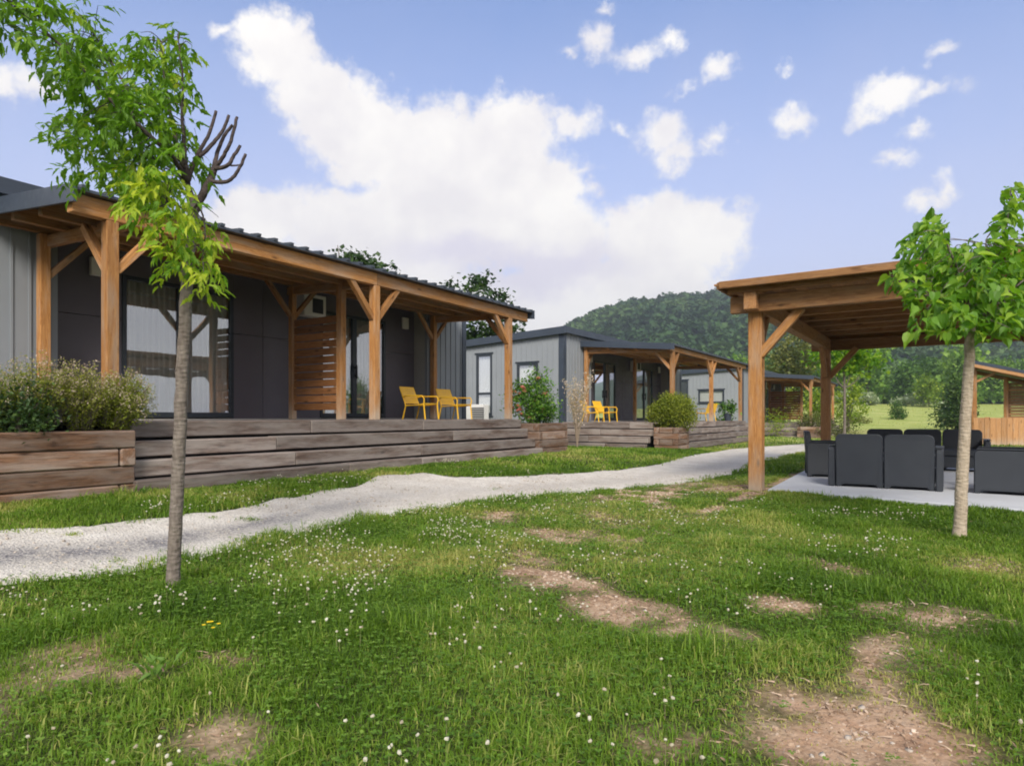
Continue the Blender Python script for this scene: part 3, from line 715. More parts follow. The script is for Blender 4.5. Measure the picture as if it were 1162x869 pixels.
# ------------------------------------------------------------------ cabins
def wall_panel(mb, ax, fixed, th, a0, a1, z0, topf, openings):
    """wall with holes: ax 'x' runs along x at y=fixed..fixed+th, ax 'y' runs along y at x=fixed..fixed+th"""
    cuts = sorted({a0, a1, *[o[0] for o in openings], *[o[1] for o in openings]})
    def put(p, q, zb, zt0, zt1):
        pts = []
        for (a, zt) in ((p, zt0), (q, zt1)):
            for w in (fixed, fixed+th):
                for z in (zb, zt): pts.append((a, w, z) if ax == 'x' else (w, a, z))
        mb._add(pts, MB.BF, [tuple(v) for v in pts], .5)
    for p, q in zip(cuts[:-1], cuts[1:]):
        op = sorted([o for o in openings if o[0] <= p+1e-6 and o[1] >= q-1e-6], key=lambda o: o[2])
        z = z0
        for o in op:
            if o[2] > z+.01: put(p, q, z, o[2], o[2])
            z = o[3]
        put(p, q, z, topf(p), topf(q))
def ribs(mb, ax, face, out, a0, a1, z0, topf, openings, step=.2, w=.028, d=.016):
    a = a0+step/2
    while a < a1-.03:
        z = z0
        for o in sorted([o for o in openings if o[0]-.04 < a < o[1]+.04], key=lambda o: o[2])+[(0, 0, topf(a)-.02, 0)]:
            if o[2]-z > .05:
                f0, f1 = sorted((face, face+out*d))
                if ax == 'x': mb.box(a-w/2, a+w/2, f0, f1, z, o[2], axis='z')
                else: mb.box(f0, f1, a-w/2, a+w/2, z, o[2], axis='z')
            z = o[3]
        a += step
def make_glass_unit(name, parent, x0, x1, y, z0, z1, stiles=(), rails=(), fw=.06, axis='x', mat=None):
    """frame + panes; axis 'x': lies in the plane y; axis 'y': plane x=y"""
    m = MB()
    def bx(a, b, c, d, dep=(-.035, .035)):
        if axis == 'x': m.box(a, b, y+dep[0], y+dep[1], c, d)
        else: m.box(y+dep[0], y+dep[1], a, b, c, d)
    e = .002
    bx(x0, x0+fw, z0, z1); bx(x1-fw, x1, z0, z1); bx(x0+fw+e, x1-fw-e, z0, z0+fw*1.3, (-.033, .033)); bx(x0+fw+e, x1-fw-e, z1-fw, z1, (-.033, .033))
    xs = [x0+fw]; zs = [z0+fw*1.3]
    for s, w in stiles: bx(s-w/2, s+w/2, z0+fw*1.3, z1-fw, (-.031, .031)); xs += [s-w/2, s+w/2]
    xs.append(x1-fw)
    for s, w in rails: bx(x0+fw, x1-fw, s-w/2, s+w/2, (-.029, .029)); zs += [s-w/2, s+w/2]
    zs.append(z1-fw)
    fr = m.build(name, M['frame'], parent, .004)
    for a, b in zip(xs[::2], xs[1::2]):
        for c, d in zip(zs[::2], zs[1::2]):
            g = MB()
            if axis == 'x': g.quad((a, y, c), (b, y, c), (b, y, d), (a, y, d))
            else: g.quad((y, a, c), (y, b, c), (y, b, d), (y, a, d))
            g.build('pane', M['glass'], fr)
    return fr
def brace(parent, p, q, w, mat): MB().beam(p, q, w, w*1.05).build('brace', mat, parent, .004)
def cabin(P0, rot, zb, H, yc, xl, rl, bpx, side_openings, lab, curt, xr=9.58, screen=True, fh=.15):
    """local frame: x along the front, y towards the back, z up from the ground; P0 is the first front post"""
    rz = R(rot)
    c = empty('cabin', (P0[0], P0[1], zb), rz, lab, 'cabin', 'holiday cabins in the row')
    yr = yc+.4; yb = yc+4.1
    def top(y): return H+2.92-.05*(y-yc)
    # clad walls
    w = MB(); k = w
    fl = lambda a: top(yc)
    for a, b in ((xl, .42), (8.08, xr)):
        wall_panel(w, 'x', yc, .08, a, b, -.1, fl, []); ribs(k, 'x', yc, -1, a, b, H-.0, fl, [])
    wall_panel(w, 'x', yc, .08, .42, 8.08, H+2.52, fl, [])
    sx = xl+.003
    wall_panel(w, 'y', sx, .08, yc+.083, yb, -.1, top, side_openings); ribs(k, 'y', sx, -1, yc+.083, yb, .05, top, side_openings)
    wall_panel(w, 'y', xr-.083, .08, yc+.083, yb, -.1, top, [])
    wall_panel(w, 'x', yb-.08, .077, xl+.09, xr-.09, -.1, lambda a: top(yb), [])
    w.build('wall', M['clad'], c)
    m = MB(); m.box(xl+.1, xr-.1, yc+.1, yb-.1, H-.02, H+.02); m.box(xl+.1, xr-.1, yr+1.9, yr+1.95, H+.03, H+2.6); m.box(xl+.1, xr-.1, yr+.1, yb-.1, H+2.6, H+2.63)
    m.build('room', M['inner'], c)
    for a, s in ((.42, 1), (8.08, -1)):
        m = MB(); m.box(min(a, a-s*.05), max(a, a-s*.05), yc+.083, yr, H, H+2.52, axis='z'); m.build('return_panel', M['clad_pale'], c)
    MB().box(.42, 8.08, yc+.083, yr, H+2.525, H+2.56).build('recess_ceiling', M['panel'], c)
    for a, b in ((xl-.012, xl+.16), (xr-.15, xr+.012)):
        MB().box(a, b, yc-.022, yc-.004, H*.0, top(yc)-.02, axis='z').build('corner_trim', M['trim'], c)
    MB().box(xl-.02, xl-.003, yc-.022, yc+.16, 0, top(yc)-.02, axis='z').build('corner_trim', M['trim'], c)
    MB().box(xl-.02, xl-.003, yb-.16, yb, 0, top(yb)-.02, axis='z').build('corner_trim', M['trim'], c)
    # recessed dark boards and the two glazed doors
    d1, d2, dw, dh = 2.375, 6.17, .93, 2.18
    pz = [(H+.0, H+1.50), (H+1.508, H+2.52)]
    for a, b in ((.42, d1-dw-.004), (d1+dw+.004, 3.9), (3.908, d2-dw-.004), (d2+dw+.004, 8.08)):
        for z0, z1 in pz: MB().box(a, b, yr, yr+.04, z0, z1, axis='x').build('facade_panel', M['panel'], c, .003)
    for d in (d1, d2):
        MB().box(d-dw, d+dw, yr+.003, yr+.04, H+dh+.006, H+2.52, axis='x').build('facade_panel', M['panel'], c)
        fr = make_glass_unit('glass_door', c, d-dw, d+dw, yr+.02, H+.04, H+dh, [(d-.005, .13)], [], .065)
        MB().box(d-.02, d+.012, yr-.075, yr-.05, H+.86, H+1.14, axis='z').box(d-.012, d+.004, yr-.05, yr-.012, H+.9, H+.93).box(d-.012, d+.004, yr-.05, yr-.012, H+1.07, H+1.1).build('handle', M['dark'], fr)
    # lights and air conditioner
    for x in (1.07, 7.70):
        m = MB(); m.box(x-.095, x+.095, yr-.09, yr-.022, H+2.08, H+2.34, axis='z'); l = m.build('wall_lamp', M['white'], c, .01)
        MB().box(x-.06, x+.06, yr-.022, yr-.001, H+2.12, H+2.30, axis='z').build('bracket', M['dark'], l)
    u = MB().box(4.62, 5.16, yr-.26, yr-.02, H+1.98, H+2.4, axis='x').build('cooling_unit', M['white'], c, .012)
    MB().box(4.82, 5.08, yr-.266, yr-.257, H+2.05, H+2.33, axis='x').build('grille', M['dark'], u)
    # main roof
    def roofbox(x0, x1, y0, y1, zf, t, name, mat, par):
        m = MB(); pts = []
        for x in (x0, x1):
            for y in (y0, y1):
                for dz in (0, t): pts.append((x, y, zf(y)+dz))
        m._add(pts, MB.BF, [tuple(p) for p in pts], .5); return m.build(name, mat, par)
    rf = roofbox(xl-.12, xr+.12, yc-.12, yb+.1, lambda y: top(y)+.004, .05, 'roof', M['roof'], c)
    roofbox(xl-.15, xl-.122, yc-.15, yb+.13, lambda y: top(y)-.15, .23, 'verge_trim', M['trim'], rf)
    roofbox(xr+.122, xr+.15, yc-.15, yb+.13, lambda y: top(y)-.15, .23, 'verge_trim', M['trim'], rf)
    roofbox(xl-.118, xr+.118, yc-.15, yc-.122, lambda y: top(yc)-.12, .2, 'eave_trim', M['trim'], rf)
    # porch: posts, beams, rafters, braces, sheet roof
    PW = .128; bt = H+2.18
    ps = (yc-.14)
    def pr(y): return bt+fh+.012+(.41-fh)*(y+.1)/yc   # underside of the roof sheet
    for x in (0, 4.07, 8.14): MB().box(x-PW/2, x+PW/2, -PW/2, PW/2, H+.004, bt).build('porch_post', M['wood'], c, .006)
    xb = [bpx, 8.14]
    for x in xb: MB().box(x-.06, x+.06, ps-.06, ps+.06, H+.004, pr(ps)-.2).build('porch_post', M['wood'], c, .006)
    xe = 8.86
    MB().box(rl, 4.07, -.06, .06, bt+.003, bt+fh).build('porch_beam', M['wood'], c, .006)
    MB().box(4.073, xe, -.06, .06, bt+.003, bt+fh).build('porch_beam', M['wood'], c, .006)
    for y in (yc*.36, yc*.68, ps): MB().box(rl+.05, xe-.03, y-.045, y+.045, pr(y)-.19, pr(y)-.004).build('porch_beam', M['wood'], c, .005)
    for x in (bpx, 4.07, 8.14):
        MB().beam((x+.06, .063, bt+fh*.35), (x+.06, yc-.03, pr(yc)-.29), .09, .14).build('rafter', M['wood'], c, .005)
    B = .5
    def br(x, y, sx, sy, zt, w=.085):
        brace(c, (x+sx*.05, y+sy*.05, zt-B-.03), (x+sx*(B+.05), y+sy*(B+.05), zt+.035), w, M['wood'])
    br(0, 0, 1, 0, bt); br(0, 0, 0, 1, bt); br(4.07, 0, -1, 0, bt); br(4.07, 0, 1, 0, bt); br(8.14, 0, -1, 0, bt); br(8.14, 0, 0, 1, bt)
    zt = pr(ps)-.2
    br(bpx, ps, 1, 0, zt, .07); br(8.14, ps, -1, 0, zt, .07); br(8.14, ps, 1, 0, zt, .07)
    pf = roofbox(rl-.02, xe+.04, -.17, yc-.002, lambda y: pr(y), .03, 'porch_roof', M['roof'], c)
    m = MB(); x = rl+.06
    while x < xe:
        m.beam((x, -.19, pr(-.19)+.047), (x, yc-.01, pr(yc-.01)+.047), .055, .034); x += .262
    m.build('roof_rib', M['roof'], pf)
    roofbox(rl-.05, xe-.0, -.15, yc-.03, lambda y: pr(y)-.0035, .003, 'soffit', M['soffit'], c)
    for x0, x1 in ((rl-.055, rl-.022), (xe+.042, xe+.07)):
        roofbox(x0, x1, -.2, yc-.002, lambda y: pr(y)-.135, .19, 'verge_trim', M['trim'], pf)
    # slatted divider between the two terraces
    y0, y1, xs = yc*.36+.03, ps, 4.12
    if screen:
        m = MB(); z = H+.17
        while z < H+1.78:
            m.box(xs-.016, xs+.016, y0+.07, y1-.062, z, z+.118, axis='y'); z += .136
        sc_ = m.build('slat_screen', M['screen'], c, .006)
        MB().box(xs-.06, xs+.06, y0-.06, y0+.06, H+.004, pr(y0)-.195, axis='z').build('screen_post', M['wood'], sc_, .006)
        MB().box(xs-.05, xs+.05, y1-.058, y1+.05, H+.004, pr(y1)-.2, axis='z').build('screen_post', M['wood'], sc_, .006)
        br(xs, y1, -1, 0, pr(y1)-.2, .07); br(xs, y1, 1, 0, pr(y1)-.2, .07)
    else:
        MB().box(3.8, 3.92, y1-.058, y1+.05, H+.004, pr(y1)-.2, axis='z').build('porch_post', M['wood'], c, .006)
    # windows in the end wall
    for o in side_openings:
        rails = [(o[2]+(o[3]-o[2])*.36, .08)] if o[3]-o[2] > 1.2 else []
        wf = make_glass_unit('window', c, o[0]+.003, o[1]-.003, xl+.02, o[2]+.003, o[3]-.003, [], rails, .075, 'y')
        MB().box(xl+.088, xl+.096, o[0]-.04, o[1]+.04, o[2]-.03, o[3]+.03, axis='y').build('pane_backing', M['curtain'], wf)  # white sheet added behind the pane, standing in for pale sky reflection
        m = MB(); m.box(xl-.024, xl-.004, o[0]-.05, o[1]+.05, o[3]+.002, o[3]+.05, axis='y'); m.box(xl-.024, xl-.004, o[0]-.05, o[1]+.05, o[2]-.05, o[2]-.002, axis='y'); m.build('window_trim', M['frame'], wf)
    # curtains hang behind the glass
    for (d, s), lb in zip(((d1, -1), (d1, 1), (d2, -1), (d2, 1)), curt):
        a, b = sorted((d+s*.07, d+s*.85)); n = 90; V = []; ph = random.random()*6
        for zz in (H+.06, H+1.1, H+2.12):
            for i in range(n+1):
                t = i/n; V.append((a+(b-a)*t, yr+.09+.028*math.sin(t*54+ph+.25*math.sin(t*9))+.012*math.sin(t*23+1+zz), zz))
        q = [[j*(n+1)+i, j*(n+1)+i+1, (j+1)*(n+1)+i+1, (j+1)*(n+1)+i] for j in range(2) for i in range(n)]
        o = np_mesh('curtain', V, np.array(q).ravel(), np.full(len(q), 4), M['curtain'], None, None, True)
        o.location = (P0[0], P0[1], zb); o.rotation_euler = (0, 0, rz)
        tag(o, lb, 'curtain', 'sheer curtains behind the glass doors')
    return c
def sleepers(parent, axis, f, out, a0, a1, z0, n, hgt, gap, depth, off, brk):
    """stack of step timbers; f is the plane of the top one, lower ones stand further out"""
    for i in range(n):
        zt = z0-i*(hgt+gap); fo = f+out*off*i; f0, f1 = sorted((fo, fo-out*depth))
        m = MB(); cuts = [a0+random.uniform(-.03, .03)]+[b+random.uniform(-.7, .7) for b in brk]+[a1+random.uniform(-.03, .03)]
        for p, q in zip(cuts[:-1], cuts[1:]):
            j = random.uniform(-.006, .006)
            if axis == 'x': m.box(p, q-.006, f0+j, f1+j, zt-hgt, zt+j, axis='x')
            else: m.box(f0+j, f1+j, p, q-.006, zt-hgt, zt+j, axis='y')
        m.build('step', M['deck'], parent, .012)
def deck(P0, rot, zb, H, x0, x1, yc, label, fx0, fx1, side=None):
    d = empty('timber_deck', (P0[0], P0[1], zb), R(rot), label, 'deck', 'timber decks along the cabins')
    m = MB(); y = -.10
    while y < yc-.03:
        m.box(x0, x1, y, min(y+.138, yc-.01), H-.03, H, axis='x'); y += .144
    m.build('deck_surface', M['deck'], d)
    MB().box(x0+.06, x1-.06, .25, yc-.1, -.15, H-.034).build('substructure', M['dark'], d)
    n = 4; hg = .178; gp = .026
    sleepers(d, 'x', -.12, -1, fx0, fx1, H-.004, n, hg, gp, .2, .18, [2.4+fx0, 5.2+fx0])
    if side: sleepers(d, 'y', x0-.012, -1, side[0], side[1], H-.004, n, hg, gp, .2, .18, [1.3])
    return d
SIDE = [(3.93, 4.71, 1.13, 1.95), (5.85, 6.5, .5, 2.3)]
c1 = cabin((-4.392, 7.07), 58.0, .15, .80, 2.2, -1.0, -.40, .2, [],
      'long grey clad holiday cabin with timber porch, nearest on the left', [
      'left sheer curtain in the glass door behind the slim foreground tree', 'right sheer curtain in the glass door behind the slim foreground tree',
      'sheer curtain in the nearest cabin, just right of its slatted divider', 'sheer curtain behind the middle front post of the nearest porch'], fh=.2)
deck((-4.392, 7.07), 58.0, .15, .80, -2.6, 8.52, 2.2, 'long weathered timber deck with four step boards in front of the nearest cabin', -.06, 8.5)
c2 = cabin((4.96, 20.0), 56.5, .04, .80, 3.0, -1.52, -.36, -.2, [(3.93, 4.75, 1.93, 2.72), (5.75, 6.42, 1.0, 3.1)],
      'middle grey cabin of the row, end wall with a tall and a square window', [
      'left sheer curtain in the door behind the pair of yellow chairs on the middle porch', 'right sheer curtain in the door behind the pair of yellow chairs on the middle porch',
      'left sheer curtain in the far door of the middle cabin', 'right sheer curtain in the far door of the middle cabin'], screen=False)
deck((4.96, 20.0), 56.5, .04, .80, -1.6, 8.6, 3.0, 'weathered timber deck of the middle cabin with steps on two sides', -.55, 8.6, (.02, 2.95))
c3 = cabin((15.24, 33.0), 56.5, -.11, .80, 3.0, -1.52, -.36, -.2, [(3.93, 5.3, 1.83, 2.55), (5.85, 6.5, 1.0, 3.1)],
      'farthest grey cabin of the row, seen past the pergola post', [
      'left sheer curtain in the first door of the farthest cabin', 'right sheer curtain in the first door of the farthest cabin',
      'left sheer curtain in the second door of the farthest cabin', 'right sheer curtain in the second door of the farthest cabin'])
deck((15.24, 33.0), 56.5, -.11, .80, -1.6, 8.6, 2.9, 'low weathered timber deck in front of the farthest cabin', -.55, 8.6, (.02, 2.95))

def loc(P0, rot, zb, x, y, z=0):
    a = R(rot); return Vector((P0[0]+math.cos(a)*x-math.sin(a)*y, P0[1]+math.sin(a)*x+math.cos(a)*y, zb+z))
K1 = ((-4.392, 7.07), 58.0, .15); K2 = ((4.96, 20.0), 56.5, .04); K3 = ((15.24, 33.0), 56.5, -.11)

# ------------------------------------------------------------------ log planters
def planter(P0, rot, zb, x0, x1, y0, y1, n, label, h=.178):
    o = loc(P0, rot, zb, x0, y0); r = empty('log_planter', (o.x, o.y, zb-.02), R(rot), label, 'planter', 'log planters beside the decks')
    X, Y = x1-x0, y1-y0; t = .15
    for i in range(n):
        z0 = i*(h+.006); e = i % 2
        for s in range(4):
            m = MB(); j = random.uniform(-.012, .012); q = random.uniform(-.008, .02)
            if s < 2:
                ya = 0 if s == 0 else Y-t
                m.box(-q if e else t+.004, X+q if e else X-t-.004, ya+j, ya+t+j, z0, z0+h, axis='x')
            else:
                xa = 0 if s == 2 else X-t
                m.box(xa+j, xa+t+j, t+.004 if e else -q, Y-t-.004 if e else Y+q, z0, z0+h, axis='y')
            m.build('log', M['log'], r, .014)
    MB().box(t+.005, X-t-.005, t+.005, Y-t-.005, .02, n*h-.05).build('soil', M['soil'], r)
    return r
planter(*K1, -3.6, -.06, -.62, .28, 4, 'long log planter at the left edge, full of wispy shrubs')
planter(*K1, 8.56, 9.95, -.52, .62, 4, 'log planter with pink roses at the corner of the nearest deck')
planter(*K2, -1.6, -.6, -.72, -.02, 4, 'square log planter holding the round clipped bush', .165)
planter(*K3, -2.4, -.62, -.95, .25, 4, 'far log planter below a low rounded bush', .16)

# ------------------------------------------------------------------ garden chairs
def chair(label, group):
    c = empty('armchair', (0, 0, 0), 0, label, 'chair', group)     # faces -y
    W, D = .56, .54; sh = .37
    for s in (-1, 1):
        MB().tube([(s*W/2, -D/2-.04, 0), (s*W/2, -D/2, sh-.02), (s*W/2, -D/2+.03, sh)], .018, 6).build('leg', M['yellow'], c)
        MB().tube([(s*W/2, D/2+.09, 0), (s*W/2, D/2, sh-.05), (s*W/2, D/2+.01, sh)], .018, 6).build('leg', M['yellow'], c)
        MB().tube([(s*W/2, -D/2, sh-.02), (s*(W/2+.015), -D/2-.02, sh+.12), (s*(W/2+.03), -D/2+.03, sh+.19), (s*(W/2+.03), D/2-.05, sh+.20), (s*W/2, D/2+.09, sh+.17)], .018, 6).build('armrest', M['yellow'], c)
    m = MB()
    for i in range(9):
        y = -D/2+.01+i*(D-.02)/8; z = sh+.012-.03*math.sin(i/8*math.pi)*.6-.035*i/8
        m.box(-W/2+.01, W/2-.01, y-.024, y+.024, z-.007, z+.007, axis='x')
    m.tube([(-W/2, -D/2, sh-.012), (-W/2, D/2, sh-.045)], .011, 6); m.tube([(W/2, -D/2, sh-.012), (W/2, D/2, sh-.045)], .011, 6)
    m.build('seat', M['yellow'], c)
    m = MB(); t = Vector((0, .40, .92)).normalized(); b = Vector((0, D/2+.0, sh-.01))
    for i in range(8):
        p = b+t*(.05+i*.055); m.beam(p+Vector((-W/2+.012, 0, 0)), p+Vector((W/2-.012, 0, 0)), .014, .046, up=t)
    for s in (-1, 1): m.tube([b+Vector((s*W/2, 0, -.02)), b+t*.46+Vector((s*W/2, 0, 0))], .012, 6)
    m.tube([b+t*.47+Vector((-W/2, 0, 0)), b+t*.47+Vector((W/2, 0, 0))], .012, 6)
    m.build('backrest', M['yellow'], c)
    return c
ch = chair('left one of two yellow slatted armchairs on the nearest porch', 'yellow armchairs on the cabin decks')
def place(o, K, x, y, z, turn=0):
    p = loc(*K, x, y, z); o.location = p; o.rotation_euler = (0, 0, R(K[1]+turn)); o.scale = (.84, .84, .84)
place(ch, K1, 6.62, 1.15, .802, 4)
for K, x, y, tn, lb in ((K1, 7.86, 1.2, -3, 'right one of two yellow slatted armchairs on the nearest porch'),
                       (K2, -1.1, 2.15, 5, 'yellow armchair half behind the back post of the middle porch'),
                       (K2, -.38, 2.05, -6, 'yellow armchair in front of the pale curtains on the middle porch'),
                       (K2, 5.9, .75, 150, 'single yellow armchair seen from behind near the far porch posts of the middle cabin')):
    o = copy_tree(ch); o['label'] = lb; place(o, K, x, y, .802, tn)
t = empty('bistro_table', loc(*K2, 5.2, 1.5, .803), 0, 'dark round table on the middle porch beside the single yellow chair', 'table')
MB().tube([(0, 0, .70), (0, 0, .725)], .38, 24).build('table_top', M['rattan'], t)
MB().tube([(0, 0, .02), (0, 0, .70)], .03, 10).build('pedestal', M['rattan'], t)
MB().tube([(0, 0, 0), (0, 0, .025)], [.24, .2], 16).build('foot', M['rattan'], t)
# outdoor unit by the end wall
p = loc(*K2, -2.1, 5.95, 0); u = empty('heat_pump', (p.x, p.y, float(ground_s(p.x, p.y))), R(56.5), 'white outdoor heat pump box by the end wall of the middle cabin', 'heat pump')
MB().box(-.17, .17, -.36, .36, .62, 1.32, axis='y').build('casing', M['white'], u, .015)
for y in (-.32, .32): MB().box(-.16, .16, y-.06, y+.06, 0, .618).build('foot', M['concrete'], u, .01)
m = MB()
for i in range(9): m.box(-.18, -.171, -.40+.0, .1, .70+i*.06, .735+i*.06, axis='y')
m.build('grille', M['dark'], u)

# ------------------------------------------------------------------ pergola
def pergola():
    rot = 55.8; r = empty('pergola', (3.34, 8.84, 0), R(rot), 'brown timber pergola with flat plank roof above the patio sofas', 'pergola')
    L, W = 5.9, 3.9; w = .178; h = 2.42; mt = M['pergola']      # local x away from the camera, -y to the right
    posts = [(0, 0), (L, 0), (0, -W), (L, -W)]
    for x, y in posts: MB().box(x-w/2, x+w/2, y-w/2, y+w/2, -.03, h, axis='z').build('post', M['wood'] if (x, y) == (0, 0) else mt, r, .008)
    for y in (0, -W): MB().box(-.36, L+.36, y-.08, y+.08, h+.003, h+.23, axis='x').build('side_beam', mt, r, .008)
    m = MB(); MB().box(-.19, -.083, -W-.45, .30, h-.01, h+.21, axis='y').build('front_beam', mt, r, .008)
    MB().box(L+.083, L+.19, -W-.45, .30, h-.01, h+.21, axis='y').build('back_beam', mt, r, .008)
    n = 7
    for i in range(n):
        x = .62+i*(L-1.24)/(n-1)
        MB().box(x-.045, x+.045, -W-.42, .30, h+.233, h+.335, axis='y').build('rafter', mt, r, .006)
    for x in (-.30, L+.30): MB().box(x-.03, x+.03, -W-.42, .30, h+.233, h+.335, axis='y').build('rafter', mt, r, .006)
    m = MB(); y = -W-.46
    while y < .32:
        m.box(-.46, L+.46, y, y+.142, h+.338, h+.362, axis='x'); y += .1455
    m.build('plank_roof', mt, r)
    f = MB()
    f.box(-.505, -.463, -W-.5, .365, h+.285, h+.382, axis='y'); f.box(L+.463, L+.505, -W-.5, .365, h+.285, h+.382, axis='y')
    f.box(-.46, L+.46, .367, .405, h+.285, h+.382, axis='x'); f.box(-.46, L+.46, -W-.503, -W-.463, h+.285, h+.382, axis='x')
    f.build('fascia', mt, r, .008)
    B = .52
    for x, y in posts:
        sy = -1 if y == 0 else 1; sx = 1 if x == 0 else -1
        xo = -.03 if x == 0 else .03
        MB().beam((x+xo, y+sy*.06, h-B-.06), (x+xo, y+sy*(B+.06), h+.015), .095, .11).build('brace', M['wood'] if (x, y) == (0, 0) else mt, r, .006)
        MB().beam((x+sx*.06, y, h-B-.04), (x+sx*(B+.06), y, h+.03), .09, .11).build('brace', mt, r, .006)
pergola()

# ------------------------------------------------------------------ patio sofas
def rounded(w, z0, z1, rad, notch=0, bot=0.0):
    pts = []
    if notch: pts += [(-w/2, z0), (-w/2+.06, z0), (-w/2+.085, z0+notch), (w/2-.085, z0+notch), (w/2-.06, z0), (w/2, z0)]
    else: pts += [(-w/2, z0), (w/2, z0)]
    for a in range(0, 91, 15): pts.append((w/2-rad+rad*math.cos(R(a)), z1-rad+rad*math.sin(R(a))))
    for a in range(90, 181, 15): pts.append((-w/2+rad+rad*math.cos(R(a)), z1-rad+rad*math.sin(R(a))))
    return pts
def sofa(name, label, cat, pos, rot, seats, sw=.585, hb=.73):
    """front towards -y"""
    r = empty(name, (pos[0], pos[1], .0365), R(rot), label, cat, 'dark rattan look patio seats')
    aw = .085; W = seats*sw; D = .74; mt = M['rattan']
    for i in range(seats):
        cx = -W/2+sw*(i+.5)
        def to3(u, v, w, cx=cx): return (cx+u, D/2-.11+w+max(0, v-.3)*.14, v)
        MB().prism(rounded(sw-.012, .0, hb, .075, .035), to3, .085).build('backrest', mt, r, .012)
        MB().box(cx-sw/2+.01, cx+sw/2-.01, -D/2+.03, D/2-.12, .27, .385).build('seat', mt, r, .02)
    MB().box(-W/2+.004, W/2-.004, -D/2+.05, D/2-.115, .06, .265).build('base', mt, r, .012)
    for s in (-1, 1):
        def ta(u, v, w, s=s): return (s*(W/2+.004)+s*w, u, v)
        a = MB().prism(rounded(D, .0, .55, .055, .035), ta, aw).build('armrest', mt, r, .014)
        MB().box(min(s*(W/2-.006), s*(W/2+aw+.012)), max(s*(W/2-.006), s*(W/2+aw+.012)), -D/2+.03, D/2-.05, .552, .568, axis='y').build('cap', mt, a, .006)
    return r
def mid(p, q): return ((p[0]+q[0])/2, (p[1]+q[1])/2)
a = -34.0; dx, dy = math.cos(R(a)), math.sin(R(a)); nx, ny = -dy, dx     # back face runs along (dx,dy), seat lies behind it (nx,ny)
b0 = (4.44, 9.06); cx = (b0[0]+dx*.66+nx*.37, b0[1]+dy*.66+ny*.37)
sofa('sofa', 'dark two seat patio sofa with its back to the viewer', 'sofa', cx, a+180, 2)
sofa('patio_armchair', 'dark patio armchair seen from the side beside the far pergola post', 'armchair', (5.25, 10.66), 68, 1)
sofa('sofa', 'dark three seat patio sofa facing the viewer on the far side of the group', 'sofa', (7.6, 12.0), -34, 3, .62)
sofa('patio_armchair', 'dark patio armchair at the right edge, its arm panel towards the viewer', 'armchair', (6.365, 8.264), -127, 1)
lt = empty('coffee_table', (6.05, 9.95, .0365), R(-40), 'low dark patio table between the sofas', 'table')
MB().box(-.36, .36, -.28, .28, .36, .40).build('table_top', M['rattan'], lt, .01)
for x in (-.3, .3):
    for y in (-.22, .22): MB().box(x-.035, x+.035, y-.035, y+.035, 0, .358, axis='z').build('leg', M['rattan'], lt, .008)

# ------------------------------------------------------------------ porch and fence at the right edge
def right_porch():
    O = (17.15, 24.0); rz = -34.0; g = float(ground_s(*O))
    r = empty('timber_shelter', (O[0], O[1], g), R(rz), 'timber shelter with dark sloping roof and slatted wall at the right edge', 'shelter')
    L, Dp = 5.2, 3.2; zt = 2.80; sl = .29
    def zf(x): return zt-sl*x
    for x, y in ((0, 0), (4.6, 0), (0, Dp), (4.6, Dp)): MB().box(x-.08, x+.08, y-.08, y+.08, -.05, zf(x)-.01).build('post', M['wood'], r, .006)
    for x, y in ((1.0, 1.0),): MB().box(x-.07, x+.07, y-.07, y+.07, -.05, zf(x)-.01).build('post', M['wood'], r, .006)
    for y in (0, Dp): MB().beam((-.25, y, zf(-.25)+.06), (L, y, zf(L)+.06), .09, .13).build('beam', M['wood'], r, .006)
    for x in (-.0, 2.3, 4.6): MB().beam((x, .05, zf(x)+.05), (x, Dp-.05, zf(x)+.05), .08, .11).build('rafter', M['wood'], r, .006)
    m = MB(); pts = []
    for x in (-.28, L):
        for y in (-.35, Dp+.35):
            for dz in (.13, .19): pts.append((x, y, zf(x)+dz))
    m._add(pts, MB.BF, [tuple(p) for p in pts], .5); rf = m.build('roof', M['roof'], r)
    MB().beam((-.27, -.365, zf(-.27)+.08), (L, -.365, zf(L)+.08), .028, .12).build('fascia', M['fence'], rf, .004); MB().beam((-.28, -.37, zf(-.28)+.205), (L, -.37, zf(L)+.205), .035, .12).build('roof_trim', M['trim'], rf, .004)
    m = MB(); z = .95
    while z < 2.2: m.box(1.08, 3.4, .985, 1.015, z, z+.09, axis='x'); z += .112
    m.build('slat_wall', M['fence'], r, .003)
    m = MB(); m.box(1.0, 1.2, 1.9, 1.96, .1, 2.3, axis='z'); m.build('back_board', M['screen'], r)
    MB().beam((.05, -.0, zf(0)-.5), (.62, -.0, zf(.6)-.02), .08, .08).build('brace', M['wood'], r, .004)
    f0 = Vector((16.55, 23.2, 0)); d = Vector((math.cos(R(-12)), math.sin(R(-12)), 0))
    f = empty('board_fence', (f0.x, f0.y, float(ground_s(f0.x, f0.y))), R(-12), 'pale vertical board fence in front of the slatted shelter', 'fence')
    m = MB(); x = 0
    while x < 5.4:
        ww = random.uniform(.15, .19); m.box(x, x+ww-.008, -.012+random.uniform(-.004, .004), .012, -.05, .98+random.uniform(-.02, .025), axis='z'); x += ww
    m.build('boards', M['fence'], f, .003)
    for z in (.25, .75): MB().box(0, 5.4, .016, .055, z-.04, z+.04, axis='x').build('rail', M['fence'], f)
right_porch()

